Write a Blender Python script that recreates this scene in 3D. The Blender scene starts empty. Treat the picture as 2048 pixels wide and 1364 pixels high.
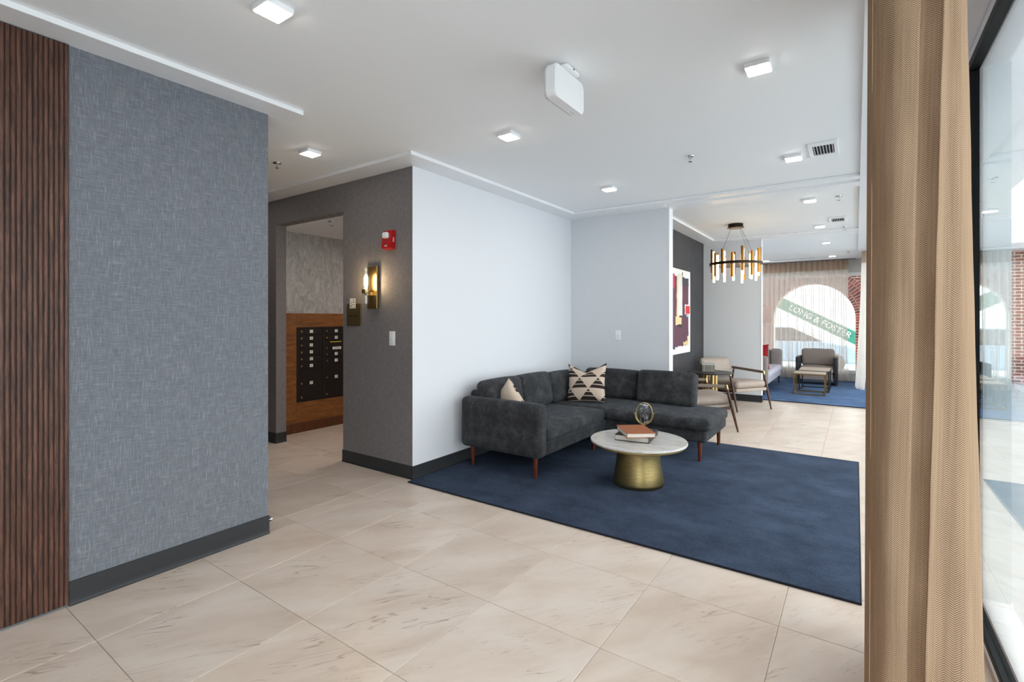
import bpy, bmesh, math, random
from mathutils import Vector, Matrix
random.seed(7)
PI = math.pi
SC = bpy.context.scene
COL = SC.collection

# ------------------------------------------------------------------ camera, world, exposure
cam_d = bpy.data.cameras.new('camera')
cam = bpy.data.objects.new('camera', cam_d)
COL.objects.link(cam)
cam.location = (0, 0, 1.40)
cam.rotation_euler = (PI / 2, 0, math.radians(34.9))
cam_d.sensor_width = 36.0
cam_d.lens = 36.0 * 986 / 2048
cam_d.shift_y = -44 / 2048
cam_d.clip_start = 0.02
SC.camera = cam

world = bpy.data.worlds.new('overcast_sky')
SC.world = world
world.use_nodes = True
wn = world.node_tree
bg = wn.nodes['Background']
bg.inputs[0].default_value = (0.97, 0.985, 1.0, 1)
bg.inputs[1].default_value = 4.6

SC.view_settings.view_transform = 'Standard'
SC.view_settings.look = 'None'
SC.view_settings.gamma = 1.0
SC.view_settings.use_curve_mapping = False
SC.view_settings.exposure = 0.0
LAMP = 62.0            # radiance of the ceiling light diffusers
cy = SC.cycles
cy.use_denoising = True
cy.max_bounces = 10
cy.diffuse_bounces = 6
cy.glossy_bounces = 4
cy.transparent_max_bounces = 16
cy.sample_clamp_indirect = 6.0
cy.caustics_reflective = False
cy.caustics_refractive = False


def portal(name, loc, rot, sx, sy):
    d = bpy.data.lights.new(name, 'AREA')
    d.shape = 'RECTANGLE'
    d.size, d.size_y = sx, sy
    d.cycles.is_portal = True
    o = bpy.data.objects.new(name, d)
    COL.objects.link(o)
    o.location = loc
    o.rotation_euler = rot
    return o


sun_d = bpy.data.lights.new('sun', 'SUN')
sun_d.energy = 12.0
sun_d.angle = math.radians(1.0)
sun_d.color = (1.0, 0.98, 0.95)
sun = bpy.data.objects.new('sun', sun_d)
COL.objects.link(sun)
sun.rotation_euler = Vector((0.68, 0.12, -0.72)).to_track_quat('-Z', 'Y').to_euler()   # over the roof: it lights the street, not the room
portal('daylight_portal', (0.62, 5.0, 1.33), (0, math.radians(90), 0), 2.6, 16.6)
portal('daylight_portal', (-0.95, 13.56, 1.3), (math.radians(-90), 0, 0), 2.7, 2.3)

# ------------------------------------------------------------------ materials
MATS = {}


def lin(c):
    return tuple((x / 12.92 if x <= 0.04045 else ((x + 0.055) / 1.055) ** 2.4) for x in c)


def S(r, g, b):
    return lin((r / 255, g / 255, b / 255)) + (1,)


class NT:
    """short hand for wiring shader nodes"""
    def __init__(self, name):
        self.m = bpy.data.materials.new(name)
        self.m.use_nodes = True
        self.t = self.m.node_tree
        self.b = self.t.nodes['Principled BSDF']
        self.out = self.t.nodes['Material Output']

    def n(self, kind, ins=None, **props):
        nd = self.t.nodes.new(kind)
        for k, v in props.items():
            setattr(nd, k, v)
        for k, v in (ins or {}).items():
            sock = nd.inputs[k]
            if isinstance(v, bpy.types.NodeSocket):
                self.t.links.new(v, sock)
            else:
                sock.default_value = v
        return nd

    def link(self, a, b):
        self.t.links.new(a, b)

    def math(self, op, a, b=0.0, c=0.0):
        return self.n('ShaderNodeMath', {0: a, 1: b, 2: c}, operation=op).outputs[0]

    def vmul(self, a, b):
        return self.n('ShaderNodeVectorMath', {0: a, 1: b}, operation='MULTIPLY').outputs[0]

    def noise(self, vec, scale=1.0, detail=2.0, rough=0.5, dist=0.0):
        return self.n('ShaderNodeTexNoise', {'Vector': vec, 'Scale': scale, 'Detail': detail,
                                             'Roughness': rough, 'Distortion': dist}).outputs[0]

    def ramp(self, fac, stops):
        nd = self.n('ShaderNodeValToRGB', {0: fac})
        el = nd.color_ramp.elements
        while len(el) > 1:
            el.remove(el[-1])
        el[0].position, el[0].color = stops[0]
        for p, c in stops[1:]:
            e = el.new(p)
            e.color = c
        return nd.outputs[0]

    def mix(self, f, a, b, blend='MIX'):
        nd = self.n('ShaderNodeMix', data_type='RGBA', blend_type=blend)
        for i, v in ((0, f), (6, a), (7, b)):
            if isinstance(v, bpy.types.NodeSocket):
                self.link(v, nd.inputs[i])
            else:
                nd.inputs[i].default_value = v
        return nd.outputs[2]

    def bump(self, h, strength=0.2, dist=0.002):
        o = self.n('ShaderNodeBump', {'Height': h, 'Strength': strength, 'Distance': dist}).outputs[0]
        self.link(o, self.b.inputs['Normal'])

    def set(self, col=None, rough=0.5, metal=0.0, spec=None):
        if isinstance(col, bpy.types.NodeSocket):
            self.link(col, self.b.inputs['Base Color'])
        elif col is not None:
            self.b.inputs['Base Color'].default_value = col
        self.b.inputs['Roughness'].default_value = rough
        self.b.inputs['Metallic'].default_value = metal
        if spec is not None:
            self.b.inputs['Specular IOR Level'].default_value = spec
        return self

    def pos(self):
        return self.n('ShaderNodeNewGeometry').outputs['Position']

    def obj(self):
        return self.n('ShaderNodeTexCoord').outputs['Object']

    def uv(self):
        return self.n('ShaderNodeTexCoord').outputs['UV']


def plain(name, col, rough=0.5, metal=0.0, spec=None, grain=0.0, scale=60):
    t = NT(name)
    if grain:
        f = t.noise(t.obj(), scale, 3)
        d = tuple(max(0, c * (1 - grain)) for c in col[:3]) + (1,)
        l = tuple(min(1, c * (1 + grain)) for c in col[:3]) + (1,)
        t.set(t.ramp(f, [(0.3, d), (0.7, l)]), rough, metal, spec)
    else:
        t.set(col, rough, metal, spec)
    MATS[name] = t.m
    return t.m


def paint(name, col):
    t = NT(name)
    f = t.noise(t.pos(), 260, 2)
    t.set(col, 0.6, 0, 0.3)
    t.bump(f, 0.06, 0.001)
    return t.m


M_ceil = paint('ceiling_paint', S(240, 241, 243))
M_white = paint('white_wall_paint', S(221, 222, 227))
M_trim = plain('trim_paint', S(238, 239, 242), 0.35)
M_white_shaded = paint('shaded_white_wall_paint', S(196, 198, 197))  # backlit far wall: part of its shade is put into this grey


def linen(name, dark, mid, light, thread=1.0):
    """woven wallcovering: long thin horizontal and vertical threads"""
    t = NT(name)
    p = t.pos()
    sp = t.n('ShaderNodeSeparateXYZ', {0: p})
    u = t.math('ADD', sp.outputs[0], sp.outputs[1])
    v = sp.outputs[2]
    def strands(a, b, off):
        vec = t.n('ShaderNodeCombineXYZ', {0: t.math('MULTIPLY', u, a), 1: t.math('MULTIPLY', v, b), 2: off}).outputs[0]
        return t.noise(vec, 1.0, 2.0, 0.6)
    h = strands(11 * thread, 210 * thread, 3.1)
    w = strands(210 * thread, 14 * thread, 8.7)
    mx = t.math('MAXIMUM', h, w)
    mn = t.math('ADD', t.math('MULTIPLY', h, 0.5), t.math('MULTIPLY', w, 0.5))
    f = t.math('ADD', t.math('MULTIPLY', mx, 0.6), t.math('MULTIPLY', mn, 0.4))
    col = t.ramp(f, [(0.36, dark), (0.55, mid), (0.74, light)])
    t.set(col, 0.8, 0, 0.2)
    t.bump(f, 0.25, 0.0015)
    return t.m


M_linen_daylit = linen('daylit_linen_wallcovering', S(97, 100, 107), S(112, 115, 122), S(143, 146, 153), 1.25)  # cool daylight cast put into the linen's colour
M_linen_lamplit = linen('lamplit_linen_wallcovering', S(106, 102, 102), S(121, 116, 116), S(145, 140, 139), 1.4)  # same linen again, with warm lamp light tinted into the colour
M_vinyl = linen('pale_grey_wallcovering', S(208, 210, 214), S(215, 217, 221), S(221, 223, 227), 2.0)


def mk_dark():
    t = NT('charcoal_plaster')
    f = t.noise(t.vmul(t.pos(), (1.3, 1.3, 1.0)), 2.2, 6, 0.6, 1.2)
    t.set(t.ramp(f, [(0.3, S(46, 44, 47)), (0.6, S(60, 58, 61)), (0.8, S(84, 83, 85))]), 0.45, 0, 0.4)
    return t.m


M_dark = mk_dark()


def mk_marblepaper():
    t = NT('marbled_grey_wallpaper')
    p = t.vmul(t.pos(), (1, 1, 0.35))
    a = t.noise(p, 14, 8, 0.65, 2.0)
    b = t.noise(t.vmul(t.pos(), (1, 1, 3)), 60, 4, 0.7, 0.5)
    f = t.math('ADD', t.math('MULTIPLY', a, 0.6), t.math('MULTIPLY', b, 0.4))
    t.set(t.ramp(f, [(0.3, S(120, 116, 112)), (0.5, S(165, 161, 157)), (0.65, S(198, 194, 190)), (0.8, S(150, 146, 142))]), 0.5)
    return t.m


M_marblepaper = mk_marblepaper()


def mk_tile():
    t = NT('cream_marble_tile')
    rnd = t.n('ShaderNodeObjectInfo').outputs['Random']
    off = t.n('ShaderNodeCombineXYZ', {0: t.math('MULTIPLY', rnd, 37.0), 1: t.math('MULTIPLY', rnd, 91.0), 2: rnd}).outputs[0]
    p = t.n('ShaderNodeVectorMath', {0: t.pos(), 1: off}, operation='ADD').outputs[0]
    rot = t.n('ShaderNodeVectorRotate', {'Vector': p, 'Angle': -0.95}, rotation_type='Z_AXIS').outputs[0]
    cl = t.noise(t.vmul(rot, (1.2, 3.0, 1)), 1.6, 5, 0.55, 0.4)
    base = t.ramp(cl, [(0.3, S(210, 190, 174)), (0.5, S(222, 204, 190)), (0.72, S(230, 216, 204))])
    tint = t.ramp(rnd, [(0.0, (0.96, 0.96, 0.965, 1)), (1.0, (1.02, 1.01, 1.0, 1))])
    base = t.mix(1.0, base, tint, 'MULTIPLY')
    v1 = t.noise(t.vmul(rot, (0.75, 6.0, 1)), 1.5, 3, 0.55, 0.15)
    d1 = t.math('ABSOLUTE', t.math('SUBTRACT', v1, 0.5))
    gate = t.noise(rot, 2.6, 2)
    m1 = t.math('MULTIPLY', t.ramp(d1, [(0.0, (1, 1, 1, 1)), (0.0035, (0.55, 0.55, 0.55, 1)), (0.009, (0, 0, 0, 1))]),
                t.ramp(gate, [(0.5, (0, 0, 0, 1)), (0.66, (1, 1, 1, 1))]))
    v2 = t.noise(t.vmul(rot, (1.0, 9.0, 1)), 2.6, 4, 0.6, 0.25)
    d2 = t.math('ABSOLUTE', t.math('SUBTRACT', v2, 0.47))
    gate2 = t.noise(rot, 4.4, 1)
    m2 = t.math('MULTIPLY', t.ramp(d2, [(0.0, (1, 1, 1, 1)), (0.012, (0, 0, 0, 1))]),
                t.ramp(gate2, [(0.5, (0, 0, 0, 1)), (0.62, (1, 1, 1, 1))]))
    c = t.mix(t.math('MULTIPLY', m1, 0.85), base, S(146, 122, 108))
    c = t.mix(t.math('MULTIPLY', m2, 0.45), c, S(160, 138, 124))
    t.set(c, 0.3, 0, 0.4)
    return t.m


M_tile = mk_tile()
M_grout = plain('grout', S(188, 172, 158), 0.85)


def mk_rug(name, dark, mid, light):
    t = NT(name)
    p = t.pos()
    a = t.noise(t.vmul(p, (1.2, 1.5, 1)), 2.2, 6, 0.68, 0.1)
    b = t.noise(t.vmul(p, (60, 260, 60)), 1, 2)
    c = t.noise(t.vmul(p, (240, 40, 60)), 1, 2)
    d = t.noise(p, 420, 2)
    f = t.math('ADD', t.math('MULTIPLY', a, 0.46), t.math('MULTIPLY', t.math('ADD', t.math('ADD', b, c), d), 0.18))
    t.set(t.ramp(f, [(0.38, dark), (0.5, mid), (0.64, light)]), 0.95, 0, 0.05)
    t.b.inputs['Sheen Weight'].default_value = 0.1
    t.b.inputs['Sheen Tint'].default_value = S(130, 140, 165)
    t.bump(t.math('ADD', b, d), 0.6, 0.004)
    return t.m


M_rug = mk_rug('navy_carpet_pile', S(45, 53, 67), S(59, 69, 87), S(78, 90, 111))
M_rug_far = mk_rug('blue_carpet_pile', S(64, 84, 114), S(82, 104, 138), S(104, 127, 162))
M_binding = plain('navy_rug_binding', S(20, 24, 38), 0.9)
M_base = plain('charcoal_rubber_baseboard', S(44, 45, 48), 0.45, 0, 0.4)


def mk_sofa():
    t = NT('charcoal_heathered_fabric')
    o = t.obj()
    a = t.noise(t.vmul(o, (1, 1, 1)), 420, 2)
    b = t.noise(o, 9, 4, 0.6)
    c = t.noise(t.vmul(o, (40, 40, 300)), 1, 2)
    f = t.math('ADD', t.math('MULTIPLY', a, 0.45), t.math('ADD', t.math('MULTIPLY', b, 0.3), t.math('MULTIPLY', c, 0.25)))
    t.set(t.ramp(f, [(0.36, S(30, 30, 31)), (0.5, S(50, 50, 52)), (0.64, S(92, 92, 94))]), 0.9, 0, 0.15)
    t.b.inputs['Sheen Weight'].default_value = 0.12
    t.b.inputs['Sheen Tint'].default_value = S(170, 178, 190)
    t.bump(a, 0.4, 0.002)
    return t.m


M_sofa = mk_sofa()


def mk_wood(name, dark, mid, light, vec=(14, 14, 1.0), scale=5.0, rough=0.45):
    t = NT(name)
    rnd = t.n('ShaderNodeObjectInfo').outputs['Random']
    off = t.n('ShaderNodeCombineXYZ', {0: t.math('MULTIPLY', rnd, 13.0), 1: t.math('MULTIPLY', rnd, 7.0), 2: t.math('MULTIPLY', rnd, 5.0)}).outputs[0]
    p = t.n('ShaderNodeVectorMath', {0: t.obj(), 1: off}, operation='ADD').outputs[0]
    a = t.noise(t.vmul(p, vec), scale, 4, 0.6, 0.8)
    b = t.noise(t.vmul(p, tuple(v * 6 for v in vec)), scale, 2, 0.6)
    f = t.math('ADD', t.math('MULTIPLY', a, 0.7), t.math('MULTIPLY', b, 0.3))
    t.set(t.ramp(f, [(0.32, dark), (0.5, mid), (0.68, light)]), rough, 0, 0.4)
    t.bump(b, 0.12, 0.001)
    return t.m


M_slat = mk_wood('dark_walnut_reeding', S(42, 25, 19), S(80, 51, 40), S(116, 78, 62))
M_leg = mk_wood('red_walnut_leg', S(74, 32, 20), S(100, 46, 28), S(124, 62, 38), (6, 6, 1), 8)
M_walnut = mk_wood('dark_walnut_leg', S(48, 26, 20), S(70, 40, 31), S(92, 56, 43), (6, 6, 1), 8)
M_mailwood = mk_wood('amber_stained_wood', S(92, 54, 22), S(126, 76, 34), S(150, 96, 48), (2, 2, 14), 2.0, 0.35)
M_mailplinth = mk_wood('brown_stained_plinth', S(66, 36, 16), S(90, 50, 24), S(108, 64, 32), (2, 14, 2), 2.0, 0.35)
M_brass = plain('satin_brass', S(188, 160, 108), 0.28, 1.0)


def mk_brushed():
    t = NT('brushed_antique_brass')
    sp = t.n('ShaderNodeSeparateXYZ', {0: t.obj()})
    ang = t.math('ARCTAN2', sp.outputs[1], sp.outputs[0])
    vec = t.n('ShaderNodeCombineXYZ', {0: t.math('MULTIPLY', ang, 2.0), 1: t.math('MULTIPLY', sp.outputs[2], 220.0), 2: 0.0}).outputs[0]
    f = t.noise(vec, 1.0, 3, 0.6)
    t.set(t.ramp(f, [(0.3, S(138, 120, 78)), (0.7, S(176, 156, 108))]), 0.33, 1.0)
    t.b.inputs['Anisotropic'].default_value = 0.6
    t.bump(f, 0.08, 0.001)
    return t.m


M_brushed = mk_brushed()
M_chrome = plain('chrome', S(205, 208, 212), 0.15, 1.0)
M_black = plain('black_metal', S(26, 26, 28), 0.4, 0.3)
M_blackframe = plain('black_window_frame', S(14, 15, 17), 0.5, 0.0, 0.12)
M_bronze = plain('dark_bronze', S(48, 38, 32), 0.35, 0.9)
M_plastic = plain('white_plastic', S(238, 239, 241), 0.4)
M_plasticside = plain('light_grey_plastic', S(205, 205, 208), 0.45)
M_red = plain('red_enamel', S(170, 18, 24), 0.25)
M_label = plain('printed_label_white', S(232, 228, 220), 0.6)
M_ink = plain('black_ink', S(20, 20, 22), 0.7)
M_signplate = plain('bronze_sign_plate', S(92, 78, 50), 0.45, 0.5)


def mk_marble():
    t = NT('white_carrara_marble')
    o = t.obj()
    a = t.noise(t.vmul(o, (1, 3.5, 1)), 5, 6, 0.6, 1.0)
    t.set(t.ramp(a, [(0.3, S(182, 177, 174)), (0.47, S(206, 202, 198)), (0.65, S(218, 214, 210))]), 0.18, 0, 0.5)
    return t.m


M_marble = mk_marble()


def leather(name, col):
    t = NT(name)
    f = t.noise(t.obj(), 25, 5, 0.6)
    d = tuple(c * 0.88 for c in col[:3]) + (1,)
    t.set(t.ramp(f, [(0.35, d), (0.65, col)]), 0.5, 0, 0.35)
    t.bump(t.noise(t.obj(), 300, 2), 0.15, 0.001)
    return t.m


M_leather = leather('taupe_leather', S(166, 150, 139))
M_strap = leather('brown_taupe_strap', S(112, 97, 84))
M_velvet = plain('mauve_grey_velvet', S(134, 124, 120), 0.8, 0, 0.2, 0.06, 12)
M_seatvel = plain('lavender_grey_velvet', S(176, 172, 184), 0.8, 0, 0.2, 0.05, 10)
M_tan = plain('taupe_weave', S(142, 130, 124), 0.9, 0, 0.1, 0.12, 300)
M_redpillow = plain('crimson_velvet', S(132, 14, 22), 0.8, 0, 0.2, 0.1, 30)
M_blackwood = plain('black_stained_wood', S(30, 30, 34), 0.5, 0, 0.4, 0.2, 40)
M_antbrass = plain('aged_brass_bar', S(128, 104, 66), 0.4, 0.8)
M_ttop = plain('bleached_oak_top', S(176, 160, 142), 0.5, 0, 0.3, 0.06, 30)
M_darktop = plain('black_oak_top', S(38, 35, 37), 0.35, 0, 0.4, 0.1, 20)
M_boxcl = plain('grey_shagreen', S(124, 116, 108), 0.6, 0, 0.3, 0.1, 200)
M_boxlid = plain('pale_lid', S(178, 176, 172), 0.5)
M_shade = None


def emit(name, col, strength):
    t = NT(name)
    t.b.inputs['Base Color'].default_value = (0.8, 0.8, 0.8, 1)
    t.b.inputs['Emission Color'].default_value = col
    t.b.inputs['Emission Strength'].default_value = strength
    return t.m


M_led = emit('ceiling_led_diffuser', (1.0, 0.92, 0.84, 1), LAMP)
M_rod = emit('warm_glow_rod', (1.0, 0.74, 0.42, 1), 9.0)
M_bulb = emit('warm_bulb', (1.0, 0.74, 0.42, 1), 170.0)


def mk_glass(name, tint=(0.93, 0.97, 0.97, 1), refl=1.0, ior=1.5):
    t = NT(name)
    g = t.n('ShaderNodeNewGeometry')
    dt = t.n('ShaderNodeVectorMath', {0: g.outputs['Normal'], 1: g.outputs['Incoming']}, operation='DOT_PRODUCT').outputs['Value']
    k = t.math('SUBTRACT', 1.0, t.math('ABSOLUTE', dt))
    fr = t.math('MULTIPLY_ADD', t.math('POWER', k, 5.0), 0.96, 0.04)      # Schlick, alike from both sides
    tr = t.n('ShaderNodeBsdfTransparent', {'Color': tint}).outputs[0]
    gl = t.n('ShaderNodeBsdfGlossy', {'Color': (refl, refl, refl, 1), 'Roughness': 0.0}).outputs[0]
    mx = t.n('ShaderNodeMixShader', {0: fr, 1: tr, 2: gl}).outputs[0]
    t.link(mx, t.out.inputs['Surface'])
    return t.m


M_glass = mk_glass('window_glass')
M_tubeglass = mk_glass('clear_glass_tube', (0.97, 0.97, 0.96, 1))


def mk_sheer(name, col, clear, trans=0.5):
    t = NT(name)
    d = t.n('ShaderNodeBsdfDiffuse', {'Color': col}).outputs[0]
    tl = t.n('ShaderNodeBsdfTranslucent', {'Color': col}).outputs[0]
    m = t.n('ShaderNodeMixShader', {0: trans, 1: d, 2: tl}).outputs[0]
    tr = t.n('ShaderNodeBsdfTransparent', {'Color': (1, 1, 1, 1)}).outputs[0]
    # facing weave: more opaque where the folds turn edge-on
    g = t.n('ShaderNodeNewGeometry')
    dt = t.n('ShaderNodeVectorMath', {0: g.outputs['Normal'], 1: g.outputs['Incoming']}, operation='DOT_PRODUCT').outputs['Value']
    f = t.math('MULTIPLY', t.math('POWER', t.math('ABSOLUTE', dt), 1.5), clear)
    mx = t.n('ShaderNodeMixShader', {0: f, 1: m, 2: tr}).outputs[0]
    t.link(mx, t.out.inputs['Surface'])
    return t.m


M_sheer = mk_sheer('sheer_voile', S(246, 240, 234), 0.66, 0.6)
M_sheerhead = mk_sheer('doubled_voile_heading', S(196, 174, 156), 0.10, 0.35)
M_shade = mk_sheer('linen_lamp_shade', S(246, 228, 218), 0.0, 0.6)


def mk_curtain():
    t = NT('tan_herringbone_weave')
    sp = t.n('ShaderNodeSeparateXYZ', {0: t.uv()})
    u, v = sp.outputs[0], sp.outputs[1]
    tri = t.math('PINGPONG', u, 0.0145)
    ph = t.math('ADD', v, t.math('MULTIPLY', tri, 1.0))
    s = t.math('SINE', t.math('MULTIPLY', ph, 2 * PI / 0.0066))
    f = t.math('MULTIPLY_ADD', s, 0.5, 0.5)
    slub = t.noise(t.n('ShaderNodeCombineXYZ', {0: t.math('MULTIPLY', u, 160), 1: t.math('MULTIPLY', v, 3), 2: 0.0}).outputs[0], 1, 3)
    col = t.ramp(f, [(0.15, S(130, 104, 83)), (0.9, S(192, 164, 138))])
    col = t.mix(1.0, col, t.ramp(slub, [(0.3, (0.84, 0.83, 0.82, 1)), (0.7, (1.06, 1.05, 1.04, 1))]), 'MULTIPLY')
    d = t.n('ShaderNodeBsdfDiffuse', {'Color': col})
    tl = t.n('ShaderNodeBsdfTranslucent', {'Color': col})
    bp = t.n('ShaderNodeBump', {'Height': f, 'Strength': 0.35, 'Distance': 0.001}).outputs[0]
    t.link(bp, d.inputs['Normal'])
    m = t.n('ShaderNodeMixShader', {0: 0.18, 1: d.outputs[0], 2: tl.outputs[0]}).outputs[0]
    t.link(m, t.out.inputs['Surface'])
    return t.m


M_curtain = mk_curtain()


def mk_geo():
    """triangles, every other one filled with dark bands"""
    t = NT('geometric_print_cotton')
    sp = t.n('ShaderNodeSeparateXYZ', {0: t.uv()})
    u, v = sp.outputs[0], sp.outputs[1]
    rows = 3.3
    y = t.math('MULTIPLY', v, rows)
    row = t.math('FLOOR', y)
    fy = t.math('FRACT', y)
    x = t.math('ADD', t.math('MULTIPLY', u, 2.0), t.math('MULTIPLY', row, 0.5))
    fx = t.math('FRACT', t.math('ADD', x, 0.3))
    w = t.math('MULTIPLY', t.math('ABSOLUTE', t.math('SUBTRACT', fx, 0.5)), 2.0)
    up = t.math('LESS_THAN', w, t.math('SUBTRACT', 0.97, fy))
    band = t.math('GREATER_THAN', t.math('FRACT', t.math('MULTIPLY', fy, 2.9)), 0.2)
    f = t.math('MULTIPLY', up, band)
    f = t.math('MULTIPLY', f, t.math('GREATER_THAN', fy, 0.03))
    t.set(t.mix(f, S(205, 184, 168), S(54, 47, 43)), 0.9, 0, 0.1)
    t.bump(t.noise(t.obj(), 400, 2), 0.2, 0.001)
    return t.m


M_geo = mk_geo()
M_cotton = plain('cream_cotton', S(206, 188, 170), 0.9, 0, 0.1, 0.06, 200)


def mk_brickmat():
    t = NT('red_clay_brick')
    rnd = t.n('ShaderNodeObjectInfo').outputs['Random']
    t.set(t.ramp(rnd, [(0.0, S(96, 44, 36)), (0.5, S(140, 60, 46)), (1.0, S(168, 76, 58))]), 0.85)
    return t.m


M_brick = mk_brickmat()


def mk_brickwall():
    t = NT('brick_courses')
    sp = t.n('ShaderNodeSeparateXYZ', {0: t.pos()})
    vec = t.n('ShaderNodeCombineXYZ', {0: t.math('ADD', sp.outputs[0], sp.outputs[1]), 1: sp.outputs[2], 2: 0.0}).outputs[0]
    b = t.n('ShaderNodeTexBrick', {'Vector': vec, 'Color1': S(136, 58, 45), 'Color2': S(104, 48, 40), 'Mortar': S(216, 200, 186),
                                   'Scale': 1.0, 'Mortar Size': 0.009, 'Brick Width': 0.21, 'Row Height': 0.072})
    t.set(b.outputs['Color'], 0.85)
    return t.m


M_brickwall = mk_brickwall()
M_mortar = plain('pale_mortar', S(216, 200, 186), 0.9)
M_pave = plain('sidewalk_concrete', S(182, 185, 188), 0.9, 0, 0.2, 0.05, 3)
M_cream = plain('cream_stucco', S(226, 216, 184), 0.9)
M_green = plain('sign_green', S(20, 120, 96), 0.6)
M_signwhite = plain('sign_white', S(240, 242, 240), 0.6)


# ------------------------------------------------------------------ mesh helpers
def link(name, bm, mat, parent=None, smooth=False, mats=None):
    me = bpy.data.meshes.new(name)
    bmesh.ops.recalc_face_normals(bm, faces=bm.faces)
    bm.to_mesh(me)
    bm.free()
    for m in (mats or [mat]):
        me.materials.append(m)
    if smooth:
        me.polygons.foreach_set('use_smooth', [True] * len(me.polygons))
        if smooth != 'all':
            me.set_sharp_from_angle(angle=math.radians(40))
    o = bpy.data.objects.new(name, me)
    COL.objects.link(o)
    if parent:
        o.parent = parent
    return o


def tag(o, label, cat, group=None):
    o['label'] = label
    o['category'] = cat
    if group:
        o['group'] = group
    return o


def thing(name, label, cat, loc=(0, 0, 0), rz=0.0, group=None):
    o = bpy.data.objects.new(name, None)
    COL.objects.link(o)
    o.empty_display_size = 0.1
    o.location = loc
    o.rotation_euler = (0, 0, rz)
    return tag(o, label, cat, group)


def struct(name, bm, mat, smooth=False, mats=None):
    o = link(name, bm, mat, None, smooth, mats)
    o['kind'] = 'structure'
    return o


def dup(root, loc, rz=None, label=None):
    r = root.copy()
    COL.objects.link(r)
    r.location = loc
    if rz is not None:
        r.rotation_euler = (0, 0, rz)
    if label:
        r['label'] = label
    for ch in list(root.children):
        c = ch.copy()
        COL.objects.link(c)
        c.parent = r
        for g in ch.children:
            d = g.copy()
            COL.objects.link(d)
            d.parent = c
    return r


def box(bm, x0, x1, y0, y1, z0, z1, bev=0.0, seg=2, M=None):
    r = bmesh.ops.create_cube(bm, size=1.0)
    vs = r['verts']
    for v in vs:
        v.co = Vector((x0 + (v.co.x + .5) * (x1 - x0), y0 + (v.co.y + .5) * (y1 - y0), z0 + (v.co.z + .5) * (z1 - z0)))
    if M is not None:
        bmesh.ops.transform(bm, matrix=M, verts=vs)
    if bev:
        es = list({e for v in vs for e in v.link_edges})
        bmesh.ops.bevel(bm, geom=es, offset=bev, segments=seg, affect='EDGES', profile=0.5)
    return bm


def B(x0, x1, y0, y1, z0, z1, bev=0.0, seg=2, M=None):
    return box(bmesh.new(), x0, x1, y0, y1, z0, z1, bev, seg, M)


def lathe(bm, prof, n=32, M=None):
    """prof: list of (r, z), closed with caps where r > 0 at the ends"""
    rings = []
    vs = []
    for r, z in prof:
        if r < 1e-6:
            v = bm.verts.new((0, 0, z))
            rings.append([v])
            vs.append(v)
        else:
            ring = [bm.verts.new((r * math.cos(2 * PI * i / n), r * math.sin(2 * PI * i / n), z)) for i in range(n)]
            rings.append(ring)
            vs += ring
    for a, b in zip(rings, rings[1:]):
        for i in range(n):
            j = (i + 1) % n
            if len(a) == 1 and len(b) == 1:
                continue
            if len(a) == 1:
                bm.faces.new((a[0], b[i], b[j]))
            elif len(b) == 1:
                bm.faces.new((a[i], a[j], b[0]))
            else:
                bm.faces.new((a[i], a[j], b[j], b[i]))
    for ring in (rings[0], rings[-1]):
        if len(ring) > 2:
            try:
                bm.faces.new(ring)
            except ValueError:
                pass
    if M is not None:
        bmesh.ops.transform(bm, matrix=M, verts=vs)
    return bm


def L(prof, n=32, M=None):
    return lathe(bmesh.new(), prof, n, M)


def rod(bm, a, b, r0, r1=None, n=12):
    a, b = Vector(a), Vector(b)
    r1 = r0 if r1 is None else r1
    d = b - a
    M = Matrix.Translation(a) @ d.to_track_quat('Z', 'Y').to_matrix().to_4x4()
    return lathe(bm, [(r0, 0), (r1, d.length)], n, M)


def tube(bm, pts, r, n=8, closed=False):
    pts = [Vector(p) for p in pts]
    rings = []
    N = len(pts)
    for i, p in enumerate(pts):
        if closed:
            t = pts[(i + 1) % N] - pts[i - 1]
        else:
            t = pts[min(i + 1, N - 1)] - pts[max(i - 1, 0)]
        q = t.to_track_quat('Z', 'Y')
        rings.append([bm.verts.new(p + q @ Vector((r * math.cos(2 * PI * k / n), r * math.sin(2 * PI * k / n), 0))) for k in range(n)])
    for i in range(N if closed else N - 1):
        a, b = rings[i], rings[(i + 1) % N]
        # match twist
        k0 = min(range(n), key=lambda k: (a[0].co - b[k].co).length)
        for k in range(n):
            bm.faces.new((a[k], a[(k + 1) % n], b[(k + 1 + k0) % n], b[(k + k0) % n]))
    if not closed:
        bm.faces.new(rings[0])
        bm.faces.new(rings[-1])
    return bm


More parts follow.
